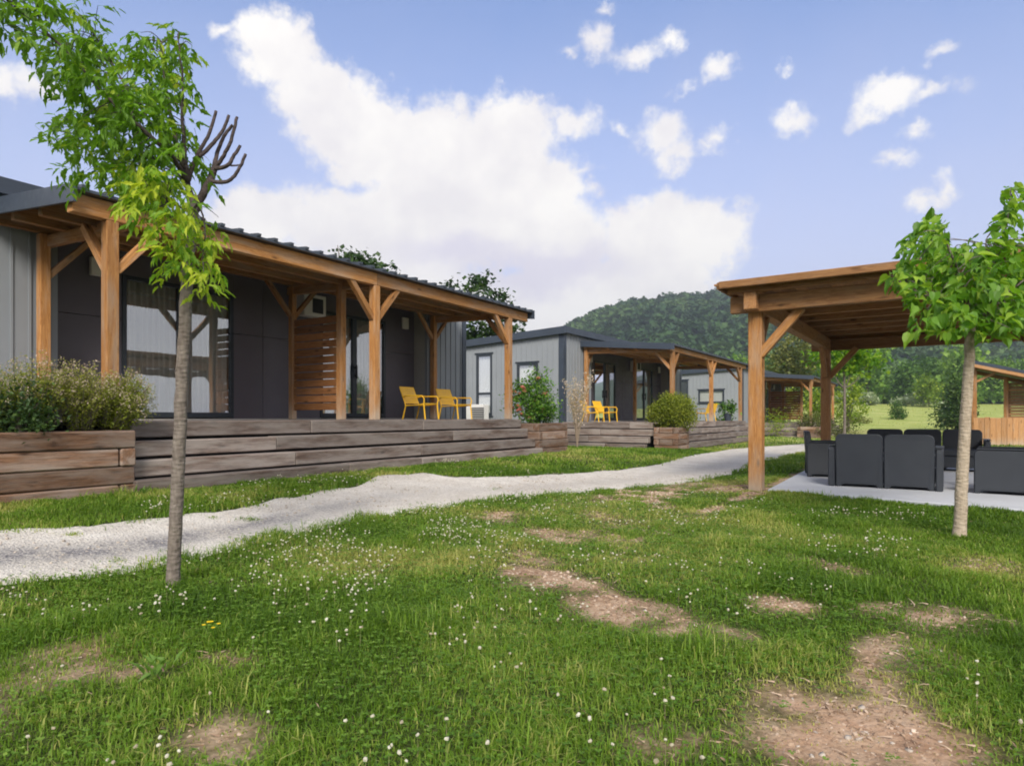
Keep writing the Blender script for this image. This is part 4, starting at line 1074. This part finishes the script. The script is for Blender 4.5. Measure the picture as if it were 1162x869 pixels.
# ------------------------------------------------------------------ the two young lawn trees
def smooth_path(pts, k=5):
    pts = [Vector(p) for p in pts]; out = []
    for i in range(len(pts)-1):
        p0, p1, p2, p3 = pts[max(i-1, 0)], pts[i], pts[i+1], pts[min(i+2, len(pts)-1)]
        for j in range(k):
            t = j/k; out.append(.5*((2*p1)+(p2-p0)*t+(2*p0-5*p1+4*p2-p3)*t*t+(3*p1-p0-3*p2+p3)*t**3))
    return out+[pts[-1]]
def limb(name, mat, parent, pts, r0, r1, n=9, base=None, k=5, wob=.004):
    sp = smooth_path(pts, k); sp = [p+Vector((random.uniform(-1, 1), random.uniform(-1, 1), 0))*wob*(0 if i == 0 else 1) for i, p in enumerate(sp)]
    rad = [r0+(r1-r0)*i/(len(sp)-1) for i in range(len(sp))]
    if base: rad[0] *= base; rad[1] *= 1+(base-1)*.35
    return MB().tube(sp, rad, n).build(name, mat, parent, smooth=True)
def left_tree():
    Y = 3.76; gx, gy = gpt(196, 668); g = float(ground_h(np.array([gx]), np.array([gy]))[0])
    root = empty('young_tree', (gx, gy, g-.03), 0, 'slim young tree with pruned stubs and lance leaves, at left front of the lawn', 'tree')
    o = Vector(root.location)
    def P(x, y, dy=0.0): return at(x, y, Y+dy)-o
    limb('trunk', M['bark_l'], root, [P(196, 672), P(199, 600), P(203, 520), P(206, 440), P(210, 360), P(213, 300), P(218, 252), P(221, 222)], .038, .030, 12, 1.35, wob=.003)
    BR = [([(219, 240), (212, 205, .02), (203, 170, .05), (193, 130, .1), (187, 90, .12), (184, 48, .1)], .021, .004),
          ([(214, 205), (209, 170, -.05), (207, 130, -.1), (207, 90, -.12), (202, 36, -.16)], .015, .003),
          ([(213, 206), (196, 178, -.1), (172, 156, -.2), (140, 128, -.3), (108, 96, -.35), (72, 55, -.4), (24, 14, -.45), (-30, -20, -.5)], .016, .003),
          ([(212, 210), (190, 188, .12), (155, 170, .25), (115, 158, .35), (62, 148, .4)], .012, .003),
          ([(210, 190), (180, 150, .25), (150, 110, .4), (120, 60, .5), (92, 18, .5)], .012, .003),
          ([(220, 245), (205, 235, -.18), (188, 232, -.3), (170, 240, -.35)], .008, .002),
          ([(220, 240), (226, 232, -.2), (232, 258, -.28), (230, 300, -.3)], .008, .002)]
    for pts, a, b in BR: limb('branch', M['bark_d'], root, [P(*p) for p in pts], a, b, 7)
    limb('branch', M['bark_d'], root, [P(220, 240), P(229, 222, .02), P(239, 204, .04), P(243, 190, .05)], .024, .019, 8)
    for pts in ([(214, 205), (220, 185), (229, 168), (239, 148), (245, 126)], [(226, 178), (240, 165, .03), (252, 150, .05), (260, 131, .06)], [(243, 192, .05), (252, 180, .03), (262, 160), (269, 133)],
                [(243, 192, .05), (258, 188), (266, 176), (273, 165)], [(238, 206, .04), (250, 207), (260, 205), (270, 194), (279, 175)], [(243, 190, .05), (248, 170, .1), (256, 152, .12), (264, 142, .12)], [(262, 188, .0), (268, 188, .02), (272, 187, .04)]):
        limb('pruned_branch', M['bark_d'], root, [P(*p) for p in pts], .013 if len(pts) > 3 else .006, .0085 if len(pts) > 3 else .004, 7, wob=.002)
    # leaf sprays: a drooping stalk with five leaflets
    B = [(24, 14, 44, 34, 48, -.42), (-40, -30, 50, 40, 40, -.5), (78, 64, 28, 34, 44, -.35), (92, 40, 34, 44, 58, .45), (118, 62, 22, 26, 24, .45), (125, 110, 40, 44, 60, -.3), (108, 140, 45, 30, 40, .3), (66, 146, 32, 18, 24, .38), (150, 85, 32, 36, 34, .3),
         (192, 66, 28, 44, 46, 0), (165, 55, 20, 22, 20, .1), (160, 130, 48, 44, 80, 0), (120, 178, 44, 26, 42, .1), (150, 200, 34, 24, 34, .15), (176, 165, 34, 40, 42, -.2), (214, 150, 14, 24, 10, .1), (228, 186, 10, 20, 8, .12),
         (178, 222, 34, 34, 62, -.3), (160, 205, 28, 24, 28, -.25), (206, 262, 24, 44, 40, -.32), (232, 300, 12, 34, 20, -.32), (200, 290, 12, 24, 10, -.25), (236, 262, 16, 26, 12, .25), (88, 196, 14, 14, 6, .2)]
    C = []; Yw = []; tn = []
    for x, y, rx, ry, n, dy in B:
        for i in range(int(n*1.2)):
            a = random.uniform(0, 6.283); q = math.sqrt(random.random())
            p = P(x+rx*q*math.cos(a), y+ry*q*math.sin(a), dy+random.gauss(0, .16))
            C.append(p); Yw.append(random.uniform(0, 6.283)); tn.append(.42 if y < 200 or x < 150 else .72)
    tw = MB(); tips_ = [Vector(c) for c in random.sample(C, 230)]; nodes = [p for pts, a_, b_ in BR for p in smooth_path([P(*q) for q in pts], 5)]
    for t_ in tips_:
        q_ = min(nodes, key=lambda p: (p-t_).length+.25*max(0, p.z-t_.z))
        if .03 < (q_-t_).length < .6: tw.tube(smooth_path([q_, (q_+t_)/2+Vector((0, 0, .03)), t_], 3), [.0032-.0003*k for k in range(7)], 4, cap=False)
    tag(tw.build('twigs', M['bark_d'], root), kind='stuff')
    C = np.array(C); n = len(C); Yw = np.array(Yw); tn = np.clip(np.array(tn)+rng.normal(0, .15, n), 0, 1)
    dr = rng.uniform(-.9, .1, n); parts = []; stalk = []
    dirv = np.c_[-np.sin(Yw)*np.cos(dr), np.cos(Yw)*np.cos(dr), np.sin(dr)]
    Lr = rng.uniform(.07, .13, n)
    for k, (f, dy) in enumerate(((.35, .9), (.35, -.9), (.7, .75), (.7, -.75), (1.0, 0.0))):
        c = C+dirv*(Lr*f)[:, None]-np.array([0, 0, .02])*f*f
        s = rng.uniform(.042, .076, n)
        V, L, T = scatter(*LANCE, c, rotmats(Yw+dy+rng.normal(0, .2, n), dr-.35+rng.normal(0, .25, n), rng.normal(0, .5, n)), np.c_[s*.42, s, s])
        parts.append((V, L, T, np.repeat(np.clip(tn+rng.normal(0, .07, n), 0, 1), len(LANCE[0]))))
    V, L, T = scatter(np.array([(-.004, 0, 0), (.004, 0, 0), (0, 1, 0)]), [(0, 1, 2)], C, rotmats(Yw, dr, np.zeros(n)), np.c_[np.ones(n)*.4, Lr, Lr])
    parts.append((V, L, T, np.repeat(tn, 3)))
    foliage('crown', M['leaf_l'], root, parts)
left_tree()
def right_tree():
    Y = 5.36; gx, gy = gpt(1089, 610); g = float(ground_h(np.array([gx]), np.array([gy]))[0])
    root = empty('young_tree', (gx, gy, g-.03), 0, 'young broad leaved tree with pale straight trunk in front of the patio sofas', 'tree')
    o = Vector(root.location)
    def P(x, y, dy=0.0): return at(x, y, Y+dy)-o
    limb('trunk', M['bark_r'], root, [P(1089, 613), P(1091, 560), P(1094, 500), P(1098, 440), P(1101, 385), P(1102, 350)], .050, .034, 12, 1.25, wob=.003)
    BR = [[(1102, 370), (1096, 335, -.1), (1084, 300, -.2), (1072, 270, -.25), (1059, 240, -.25)], [(1102, 365), (1114, 330, .05), (1132, 290, .1), (1143, 250, .1), (1147, 214, .1)], [(1102, 372), (1125, 350, -.1), (1152, 325, -.2), (1190, 300, -.2)],
          [(1101, 375), (1078, 352, -.2), (1050, 335, -.3), (1025, 325, -.35)], [(1102, 365), (1105, 330, .3), (1115, 300, .45), (1120, 270, .5)], [(1102, 370), (1140, 345, .3), (1180, 330, .5), (1215, 310, .5)]]
    for b in BR: limb('branch', M['bark_l'], root, [P(*p) for p in b], .017, .004, 7)
    B = [(1058, 262, 16, 22, 22, -.25), (1046, 290, 26, 26, 40, -.25), (1030, 318, 24, 18, 26, -.3), (1062, 330, 36, 30, 64, -.25), (1090, 305, 36, 28, 60, -.1), (1075, 362, 28, 22, 34, -.3), (1100, 345, 40, 34, 80, 0), (1115, 290, 24, 24, 30, .3),
         (1147, 226, 12, 20, 15, .1), (1142, 262, 18, 22, 20, .1), (1140, 300, 30, 24, 46, 0), (1150, 340, 34, 30, 70, -.1), (1180, 330, 40, 50, 80, .2), (1200, 280, 40, 50, 60, .2), (1130, 372, 24, 16, 26, -.1), (1040, 372, 8, 12, 5, -.3), (1064, 285, 20, 26, 24, .1)]
    C = []; W = []; 
    for x, y, rx, ry, n, dy in B:
        for i in range(int(n*2.4)):
            a = random.uniform(0, 6.283); q = math.sqrt(random.random())
            C.append(P(x+rx*q*math.cos(a), y+ry*q*math.sin(a), dy+random.gauss(0, .2)))
    tw = MB(); nodes = [p for b_ in BR for p in smooth_path([P(*q) for q in b_], 5)]
    for t_ in random.sample(C, 150):
        q_ = min(nodes, key=lambda p: (p-t_).length+.25*max(0, p.z-t_.z))
        if (q_-t_).length < .7: tw.tube(smooth_path([q_, (q_+t_)/2+Vector((0, 0, .04)), t_], 3), [.005-.0005*k for k in range(7)], 4, cap=False)
    tag(tw.build('twigs', M['bark_l'], root), kind='stuff')
    C = np.array(C); n = len(C); s = rng.uniform(.05, .108, n)
    ctr = np.array(P(1110, 330)); yaw = np.arctan2(-(C-ctr)[:, 0], (C-ctr)[:, 1])+rng.normal(0, .8, n)
    V, L, T = scatter(*BROAD, C, rotmats(yaw, rng.normal(-.6, .5, n), rng.normal(0, .5, n)), np.c_[s*.72, s, s*1.3])
    foliage('crown', M['leaf_r'], root, [(V, L, T, np.repeat(np.clip(rng.normal(.6, .2, n), 0, 1), len(BROAD[0])))])
right_tree()

# ------------------------------------------------------------------ other trees and shrubs
def tree(name, label, cat, px, Y, ztop, blobs, mat, bmat, leaf, nclump, per, group=None, tone=.45, trunk=.12, size=.8, limbs=4, temp=CARD):
    """blobs relative to the foot: (x,y,z,rx,ry,rz)"""
    X = (px-HX)/F*Y; g = float(ground_s(X, Y)) if Y < 150 else 4.0
    r = empty(name, (X, Y, g-.05), 0, label, cat, group)
    zb = min(b[2] for b in blobs); zm = max(b[2] for b in blobs)
    zm = zb+(zm-zb)*.45
    MB().tube(smooth_path([(0, 0, 0), (trunk*.4, 0, zb*.5), (-trunk*.3, 0, zb), (0, 0, zm)], 3), [trunk*1.2]+[trunk*(1-.07*i) for i in range(9)], 8).build('trunk', bmat, r, smooth=True)
    for b in random.sample(blobs, min(limbs, len(blobs))):
        p = Vector(b[:3])
        if p.xy.length > .15: MB().tube(smooth_path([(0, 0, zb*.7), p*.5+Vector((0, 0, zb*.3)), p+Vector((0, 0, b[5]*.4))], 3), [trunk*.5-.06*trunk*i for i in range(7)], 6).build('limb', bmat, r, smooth=True)
    foliage('crown', mat, r, [crown_parts(blobs, nclump, per, leaf, size, leaf*1.3, temp, tone)])
    return r
def rblobs(n, R0, z0, z1, rr, flat=1.0):
    out = []
    for i in range(n):
        a = i*2.4+random.uniform(-.4, .4); t = (i+.5)/n; q = R0*math.sqrt(1-abs(2*t-1)**1.6)*random.uniform(.5, 1.0)
        s = rr*random.uniform(.7, 1.25); out.append((q*math.cos(a), q*math.sin(a), z0+(z1-z0)*t, s, s, s*flat))
    return out
# behind the nearest cabin
tree('leafy_tree', 'dark leafy tree showing only its top over the nearest porch roof', 'tree', 405, 26, 8, [(-.2, 0, 6.4, .9, .9, .8), (.5, .2, 6.3, .8, .8, .65), (-.55, .1, 7.25, .28, .28, .35), (-.75, 0, 7.75, .22, .2, .25), (.1, 0, 7.05, .4, .4, .35), (0, 0, 5.2, 1.3, 1.3, .9), (.95, 0, 6.6, .4, .4, .3)], M['leaf_dark'], M['bark_f'], .17, 210, 12, tone=.55, shell=None) if False else None
tree('leafy_tree', 'dark leafy tree showing only its ragged top over the middle of the nearest porch roof', 'tree', 405, 26, 8, [(-.2, 0, 6.5, .85, .9, .75), (.5, .2, 6.5, .8, .8, .6), (-.55, .1, 7.3, .28, .26, .35), (-.78, 0, 7.78, .2, .2, .24), (.1, 0, 7.15, .4, .4, .34), (0, 0, 5.3, 1.3, 1.3, .9), (.9, 0, 6.8, .4, .4, .32), (.35, 0, 7.0, .35, .35, .35)], M['leaf_dark'], M['bark_f'], .16, 300, 12, tone=.6)
tree('leafy_tree', 'dark leafy tree between the nearest cabin and the middle cabin', 'tree', 545, 30, 8, [(0, 0, 5.4, 1.5, 1.4, 1.1), (.1, 0, 6.5, 1.0, 1.0, .9), (-.85, 0, 6.6, .5, .5, .45), (-1.25, 0, 6.95, .3, .3, .3), (.15, 0, 7.35, .45, .5, .35), (-.35, .1, 7.2, .35, .4, .3), (1.05, 0, 6.2, .5, .5, .4), (.2, 0, 4.0, 1.8, 1.6, 1.2), (-1.0, 0, 4.6, 1.0, 1, .8), (1.25, 0, 5.2, .6, .6, .6), (0, 0, 2.6, 1.7, 1.6, 1.0)], M['leaf_dark'], M['bark_f'], .17, 420, 13, tone=.5)
tree('leafy_tree', 'small dark treetop just peeping over the left end of the main roof', 'tree', 60, 20, 8, [(0, 0, 7.2, .35, .4, .45), (-.35, 0, 7.7, .18, .2, .2), (.4, 0, 7.35, .22, .2, .3), (0, 0, 5.8, .9, .9, .9)], M['leaf_dark'], M['bark_f'], .14, 60, 12, tone=.5)
tree('olive_green_tree', 'round olive green tree behind the farthest cabin roof', 'tree', 895, 52, 7, rblobs(9, 1.5, 3.6, 6.9, 1.1, .8), M['leaf_olive'], M['bark_f'], .2, 240, 13, tone=.5)
for i, (px, Y, z, r_, lb) in enumerate(((884, 47, 2.9, .95, 'yellow green shrub right behind the farthest cabin roof, under the round olive tree'), (924, 48, 3.0, 1.0, 'yellow green shrub between the round olive tree and the far pergola post'),
                                (962, 46, 3.3, 1.1, 'bright lime bush just right of the far pergola post'))):
    tree('lime_shrub', lb, 'shrub', px, Y, 4, rblobs(6, r_*.8, .8, z, r_*.7), M['leaf_lime'], M['bark_f'], .15, 110, 12, tone=.55)
tree('young_tree', 'thin grey trunked young tree just right of the far pergola post', 'tree', 958, 20, 3, [(-.1, 0, 2.75, .45, .45, .28), (.35, .1, 2.85, .5, .45, .3), (-.55, 0, 2.9, .4, .4, .28), (.8, 0, 2.75, .35, .35, .22), (.1, 0, 3.25, .5, .5, .35)], M['leaf_r'], M['bark_l'], .15, 150, 9, tone=.62, trunk=.045, temp=LEAF, size=.8)
# conifer-like bushes in the meadow
def cone(label, px, Y, h, r_, mat, leaf, n, tone):
    bl = [(random.uniform(-.1, .1)*r_, 0, h*(.16+.8*t), r_*(1-t)**.7*.8+.05, r_*(1-t)**.7*.8+.05, h*.16) for t in (0, .12, .26, .4, .55, .7, .85, .97)]
    tree('conifer', label, 'conifer', px, Y, h, bl, mat, M['bark_f'], leaf, n, 10, tone=tone, trunk=h*.02, size=.45)
cone('dark green bushy conifer standing in the meadow just left of the pale trunk', 1084, 48, 4.3, 1.6, M['leaf_dark'], .22, 300, .62)
cone('small lone conifer in the middle of the pale meadow', 1018, 70, 2.2, .95, M['leaf_mid'], .17, 120, .35)
for px, py, Y, w, h, lb in ((962, 458, 108, 2.6, 2.3, 'silvery shrub at the far meadow edge, nearest the thin grey trunk'), (986, 458, 108, 2.4, 2.1, 'silvery shrub at the far meadow edge, right neighbour of the first one'), (1048, 459, 104, 3.2, 2.5, 'wide silvery shrub at the far meadow edge behind the small lone conifer'), (1022, 461, 106, 1.5, 1.3, 'small silvery shrub at the far meadow edge left of the wide one'), (1078, 470, 80, 1.6, 1.5, 'silvery shrub beside the dark bushy conifer')):
    tree('silvery_shrub', lb, 'shrub', px, Y, h, rblobs(5, w*.6, h*.3, h*.75, w*.38, .7), M['leaf_silver'], M['bark_f'], .26, 90, 11, tone=.55, trunk=.06)
tree('meadow_bush', 'low green tuft in the meadow near the thin grey trunk', 'shrub', 976, 62, 1, rblobs(4, .8, .3, .6, .5, .6), M['leaf_olive'], M['bark_f'], .14, 50, 10, tone=.75, trunk=.03)
# the row of trees along the far edge of the meadow
KIND = [(M['leaf_row'], .5, 'bushy mid green tree in the row along the far edge of the meadow'), (M['leaf_row'], .8, 'pale green leafy tree in the row along the far edge of the meadow'), (M['leaf_row'], .22, 'dark green tree in the row along the far edge of the meadow')]
protos = []
for k, (mt, tn, lb) in enumerate(KIND):
    for v in range(2):
        h = 8.5; bl = rblobs(9, 2.2, 1.8, h-1.0, 1.6, .9)
        protos.append((k, tree('meadow_edge_tree', lb, 'tree', 900+v*30+k*70, 126, h, bl, mt, M['bark_f'], .5, 150, 11, 'trees along the far edge of the meadow', tone=tn, trunk=.16, limbs=2)))
row = [(-18, 840), (0, 866), (14, 890), (-10, 915), (10, 935), (-6, 952), (8, 968), (-12, 984), (2, 998), (12, 1012), (-10, 1026), (6, 1040), (-4, 1056), (10, 1070), (-14, 1090), (4, 1108), (-8, 1126), (10, 1146), (-4, 1166), (6, 1190)]
for i, (dy, px) in enumerate(row):
    k, p = protos[(i*5+i//3) % 6]
    o = p if i < 6 and False else copy_tree(p)
    Y = 128+dy; X = (px-HX)/F*Y; o.location = (X, Y, float(ground_s(X, Y))-.1); s = random.uniform(.75, 1.18); o.scale = (s, s, s*random.uniform(.9, 1.15)); o.rotation_euler = (0, 0, random.uniform(0, 6.28))
def kill(o):
    for c in list(o.children): kill(c)
    bpy.data.objects.remove(o)
for k, p in protos: kill(p)
tree('lime_shrub', 'round light green bush in front of the far tree row, left of the dark conifer', 'shrub', 1054, 100, 4, rblobs(7, 1.4, 1.0, 3.9, 1.1), M['leaf_lime'], M['bark_f'], .32, 110, 11, tone=.35, trunk=.08)

# ------------------------------------------------------------------ shrubs by the cabins
def shrub(name, label, cat, pos, blobs, mat, leaf, nclump, per, tone=.45, size=.5, temp=LEAF, stems=10, group=None, extra=None, droop=.3):
    r = empty(name, pos, 0, label, cat, group); m = MB()
    for i in range(stems):
        b = random.choice(blobs); a = random.uniform(0, 6.28)
        tip = Vector((b[0]+b[3]*.7*math.cos(a), b[1]+b[4]*.7*math.sin(a), b[2]+b[5]*random.uniform(.2, .9)))
        m.tube(smooth_path([(random.gauss(0, .03), random.gauss(0, .03), 0), (tip.x*.45, tip.y*.45, tip.z*.6), tip], 3), [.007-.0009*k for k in range(7)], 4)
    m.build('stem', M['bark_f'], r)
    foliage('foliage', mat, r, [crown_parts(blobs, nclump, per, leaf, size, leaf*1.6, temp, tone, droop=droop)])
    if extra:
        nm, mt, n, s, zmin = extra
        C, _ = blob_points([b for b in blobs if b[2] >= zmin] or blobs, n, 1.0); k = 11
        for c in C:
            V, L, T = scatter(*LEAF, np.zeros((k, 3)), rotmats(np.arange(k)*2.4, rng.uniform(-.1, 1.2, k), rng.normal(0, .3, k)), np.full(k, s*random.uniform(.7, 1.2)))
            f = np_mesh(nm, V, L, T, mt, r, {'tone': np.repeat(np.clip(rng.normal(random.uniform(.2, .8), .15, k), 0, 1), 5)}); f.location = c
    return r
def wispy(label, pos, h, rad, nst, tone, lab_cat='shrub'):
    """upright stems set with small leaves and thin dry tips"""
    r = empty('wispy_shrub', pos, 0, label, lab_cat, 'shrubs in the long log planter'); m = MB(); C = []; Tn = []; tips = []
    for i in range(nst):
        a = random.uniform(0, 6.283); q = rad*math.sqrt(random.random()); hh = h*random.uniform(.45, 1.0)*(1-.35*(q/rad)**2)
        p0 = Vector((q*.35*math.cos(a), q*.35*math.sin(a), 0)); p2 = Vector((q*math.cos(a)*1.1, q*math.sin(a)*1.1, hh)); p1 = (p0+p2)/2+Vector((0, 0, hh*.12))
        sp = smooth_path([p0, p1, p2], 4); m.tube(sp, [.0035-.00035*k for k in range(len(sp))], 3, cap=False)
        n = int(66*hh/h)
        for k in range(n):
            t = random.random()**.75; j = t*(len(sp)-1); b = sp[int(j)].lerp(sp[min(int(j)+1, len(sp)-1)], j-int(j))
            (tips if t > .80 and random.random() < .55 else C).append((*(b+Vector((random.gauss(0, .022), random.gauss(0, .022), random.gauss(0, .015)))), t))
    m.build('stem', M['bark_f'], r)
    C = np.array(C); n = len(C); s = rng.uniform(.022, .048, n)*(1.15-.5*C[:, 3])
    V, L, T = scatter(*LEAF, C[:, :3], rotmats(rng.uniform(0, 6.3, n), rng.uniform(.0, 1.1, n), rng.normal(0, .5, n)), np.c_[s*.5, s, s])
    np_mesh('foliage', V, L, T, M['leaf_shrub'], r, {'tone': np.repeat(np.clip(tone+(C[:, 3]-.5)*.35+rng.normal(0, .15, n), 0, 1), 5)})
    C = np.array(tips); n = len(C); s = rng.uniform(.014, .026, n)
    V, L, T = scatter(*LEAF, C[:, :3], rotmats(rng.uniform(0, 6.3, n), rng.uniform(.3, 1.3, n), rng.normal(0, .5, n)), np.c_[s*.6, s, s])
    tag(np_mesh('dry_tips', V, L, T, M['plume'], r, {'tone': np.repeat(rng.uniform(0, .7, n), 5)}), kind='stuff')
for x, y, h, rad, n, tn, lb in ((-1.15, -.2, .72, .34, 150, .35, 'wispy shrub at the left edge of the photo, behind the dark low one'), (-.78, -.2, .80, .32, 170, .52, 'wispy yellow green shrub below the post nearest the left wall'),
                               (-.40, -.22, .78, .30, 170, .62, 'wispy yellow green shrub in the middle of the long planter, below the front porch post'), (-.08, -.25, .66, .30, 150, .50, 'wispy shrub at the right end of the long planter, spilling over the steps'),
                               (-1.8, -.2, .7, .34, 90, .4, 'wispy shrub in the long planter hidden beyond the left edge'), (.16, -.3, .66, .30, 150, .48, 'thin airy shrub leaning over the deck beside the long planter')):
    if x < -1.5: continue
    wispy(lb, loc(*K1, min(x, -.2), y, .72), h, rad, n, tn)
    if x > -.2:
        o = [c for c in COL.objects if c.get('label') == lb][0]; o.location = loc(*K1, x if x < 0 else -.12, y, .70)
        if x > 0: o.rotation_euler = (0, R(24), 0); o.location.z += .05
shrub('evergreen_shrub', 'dark green low shrub at the left edge of the long log planter', 'shrub', loc(*K1, -1.0, -.42, .69), [(0, 0, .22, .22, .22, .2), (-.15, .1, .15, .2, .2, .16), (.12, -.06, .1, .16, .16, .12)], M['leaf_dark'], .05, 110, 12, .5, .55)
shrub('rose_bush', 'tall rose bush with pink blooms in the corner log planter', 'rose bush', loc(*K1, 8.98, -.08, .66), [(-.05, 0, .45, .34, .34, .4), (-.25, 0, .75, .2, .2, .22), (.15, .0, .85, .25, .25, .28), (.05, 0, 1.1, .14, .14, .16), (.3, 0, .5, .25, .25, .3), (-.42, 0, .45, .15, .16, .2), (.28, 0, 1.15, .1, .1, .12)], M['leaf_rose'], .06, 330, 11, .55, .65, extra=('flower', M['pink'], 26, .072, .4))
shrub('rose_bush', 'lower dark rose bush with few blooms at the right end of the corner planter', 'rose bush', loc(*K1, 9.6, .1, .66), [(0, 0, .3, .3, .3, .28), (.2, 0, .25, .26, .26, .22), (-.1, 0, .5, .2, .2, .2), (.1, 0, .62, .15, .15, .12)], M['leaf_rose'], .06, 210, 11, .4, .65, extra=('flower', M['pink'], 12, .065, .3))
def plume():
    p = at(655, 473, 17.2); g = float(ground_s(p.x, p.y)); r = empty('plume_plant', (p.x, p.y, g), 0, 'tall airy plant with pale pink plumes by the middle cabin wall', 'plant')
    m = MB(); C = []
    for i in range(34):
        a = random.uniform(0, 6.28); q = random.uniform(.05, .55); h = random.uniform(1.1, 2.1); tip = Vector((q*math.cos(a), q*math.sin(a), h))
        sp = smooth_path([(0, 0, 0), (tip.x*.4, tip.y*.4, h*.6), tip], 4); m.tube(sp, [.006-.0006*k for k in range(len(sp))], 3, cap=False)
        for k in range(42):
            t = 1-random.random()*.55; j = t*(len(sp)-1); b = sp[int(j)].lerp(sp[min(int(j)+1, len(sp)-1)], j-int(j)); C.append(b+Vector((random.gauss(0, .04), random.gauss(0, .04), random.gauss(0, .03))))
    m.build('stem', M['plume'], r); C = np.array(C); n = len(C)
    V, L, T = scatter(*LEAF, C, rotmats(rng.uniform(0, 6.3, n), rng.uniform(0, 1.2, n), rng.normal(0, .5, n)), np.c_[np.full(n, .034), rng.uniform(.04, .07, n), np.full(n, .03)])
    np_mesh('plumes', V, L, T, M['plume'], r, {'tone': rng.uniform(.1, 1, len(V))})
plume()
shrub('round_bush', 'round clipped bush growing in the square log planter', 'bush', loc(*K2, -1.1, -.37, .58), [(0, 0, .5, .6, .56, .46), (.15, 0, .62, .48, .48, .4), (-.3, 0, .42, .38, .38, .34), (.38, .0, .38, .32, .32, .34), (-.05, 0, .78, .32, .32, .22)], M['leaf_round'], .06, 1100, 11, .5, .5, stems=14, droop=.5)
shrub('round_bush', 'low rounded grey green bush in front of the far slatted divider', 'bush', loc(*K3, -1.5, -.35, .55), [(0, 0, .4, .62, .55, .4), (.35, 0, .35, .4, .4, .3), (-.35, 0, .3, .4, .4, .3)], M['leaf_olive'], .09, 180, 10, .5, .5)
shrub('round_bush', 'dark low bush at the foot of the thin grey trunked tree', 'bush', (15.3, 30.5, float(ground_s(15.3, 30.5))), [(0, 0, .5, .6, .5, .45), (.5, 0, .4, .45, .4, .36), (-.45, 0, .4, .4, .4, .35)], M['leaf_olive'], .09, 170, 10, .3, .5)
p = at(880, 473, 31.0)
shrub('ornamental_grass', 'tawny tuft of ornamental grass beside the farthest deck', 'plant', (p.x, p.y, float(ground_s(p.x, p.y))), [(0, 0, .7, .4, .35, .55), (.2, 0, .5, .35, .3, .4)], M['leaf_lime'], .16, 70, 9, .7, .12)
def potted(label, K, x, y, z, h):
    r = empty('potted_plant', loc(*K, x, y, z), 0, label, 'potted plant')
    MB().tube([(0, 0, 0), (0, 0, .02), (0, 0, .28), (0, 0, .3)], [.12, .125, .165, .17], 16).build('pot', M['trim'], r)
    foliage('foliage', M['leaf_rose'], r, [crown_parts([(0, 0, .3+h*.4, .26, .26, h*.42), (.12, 0, .3+h*.6, .2, .2, h*.3), (-.2, 0, .3+h*.5, .18, .18, h*.2)], 46, 8, .14, .45, .09, LEAF, .4)])
potted('potted dark green plant by the far end post of the middle porch', K2, 7.55, .35, .803, .5)
potted('potted tall plant past the far corner of the middle deck', K2, 9.0, .9, .0, .9)

# ------------------------------------------------------------------ air
def haze():
    m, nt, out = new_mat('thin_blue_air')
    v = nt.nodes.new('ShaderNodeVolumePrincipled'); v.inputs['Color'].default_value = (.72, .80, .92, 1); v.inputs['Density'].default_value = .00055; v.inputs['Anisotropy'].default_value = .2
    nt.links.new(v.outputs[0], out.inputs[1])
    h = MB().box(-960, 1200, -360, 1080, -8, 175); h.build('haze', m); o = bpy.data.objects['haze']
    o['kind'] = 'stuff'; o['label'] = 'thin blue haze over the far hill'; o['category'] = 'haze'
haze()
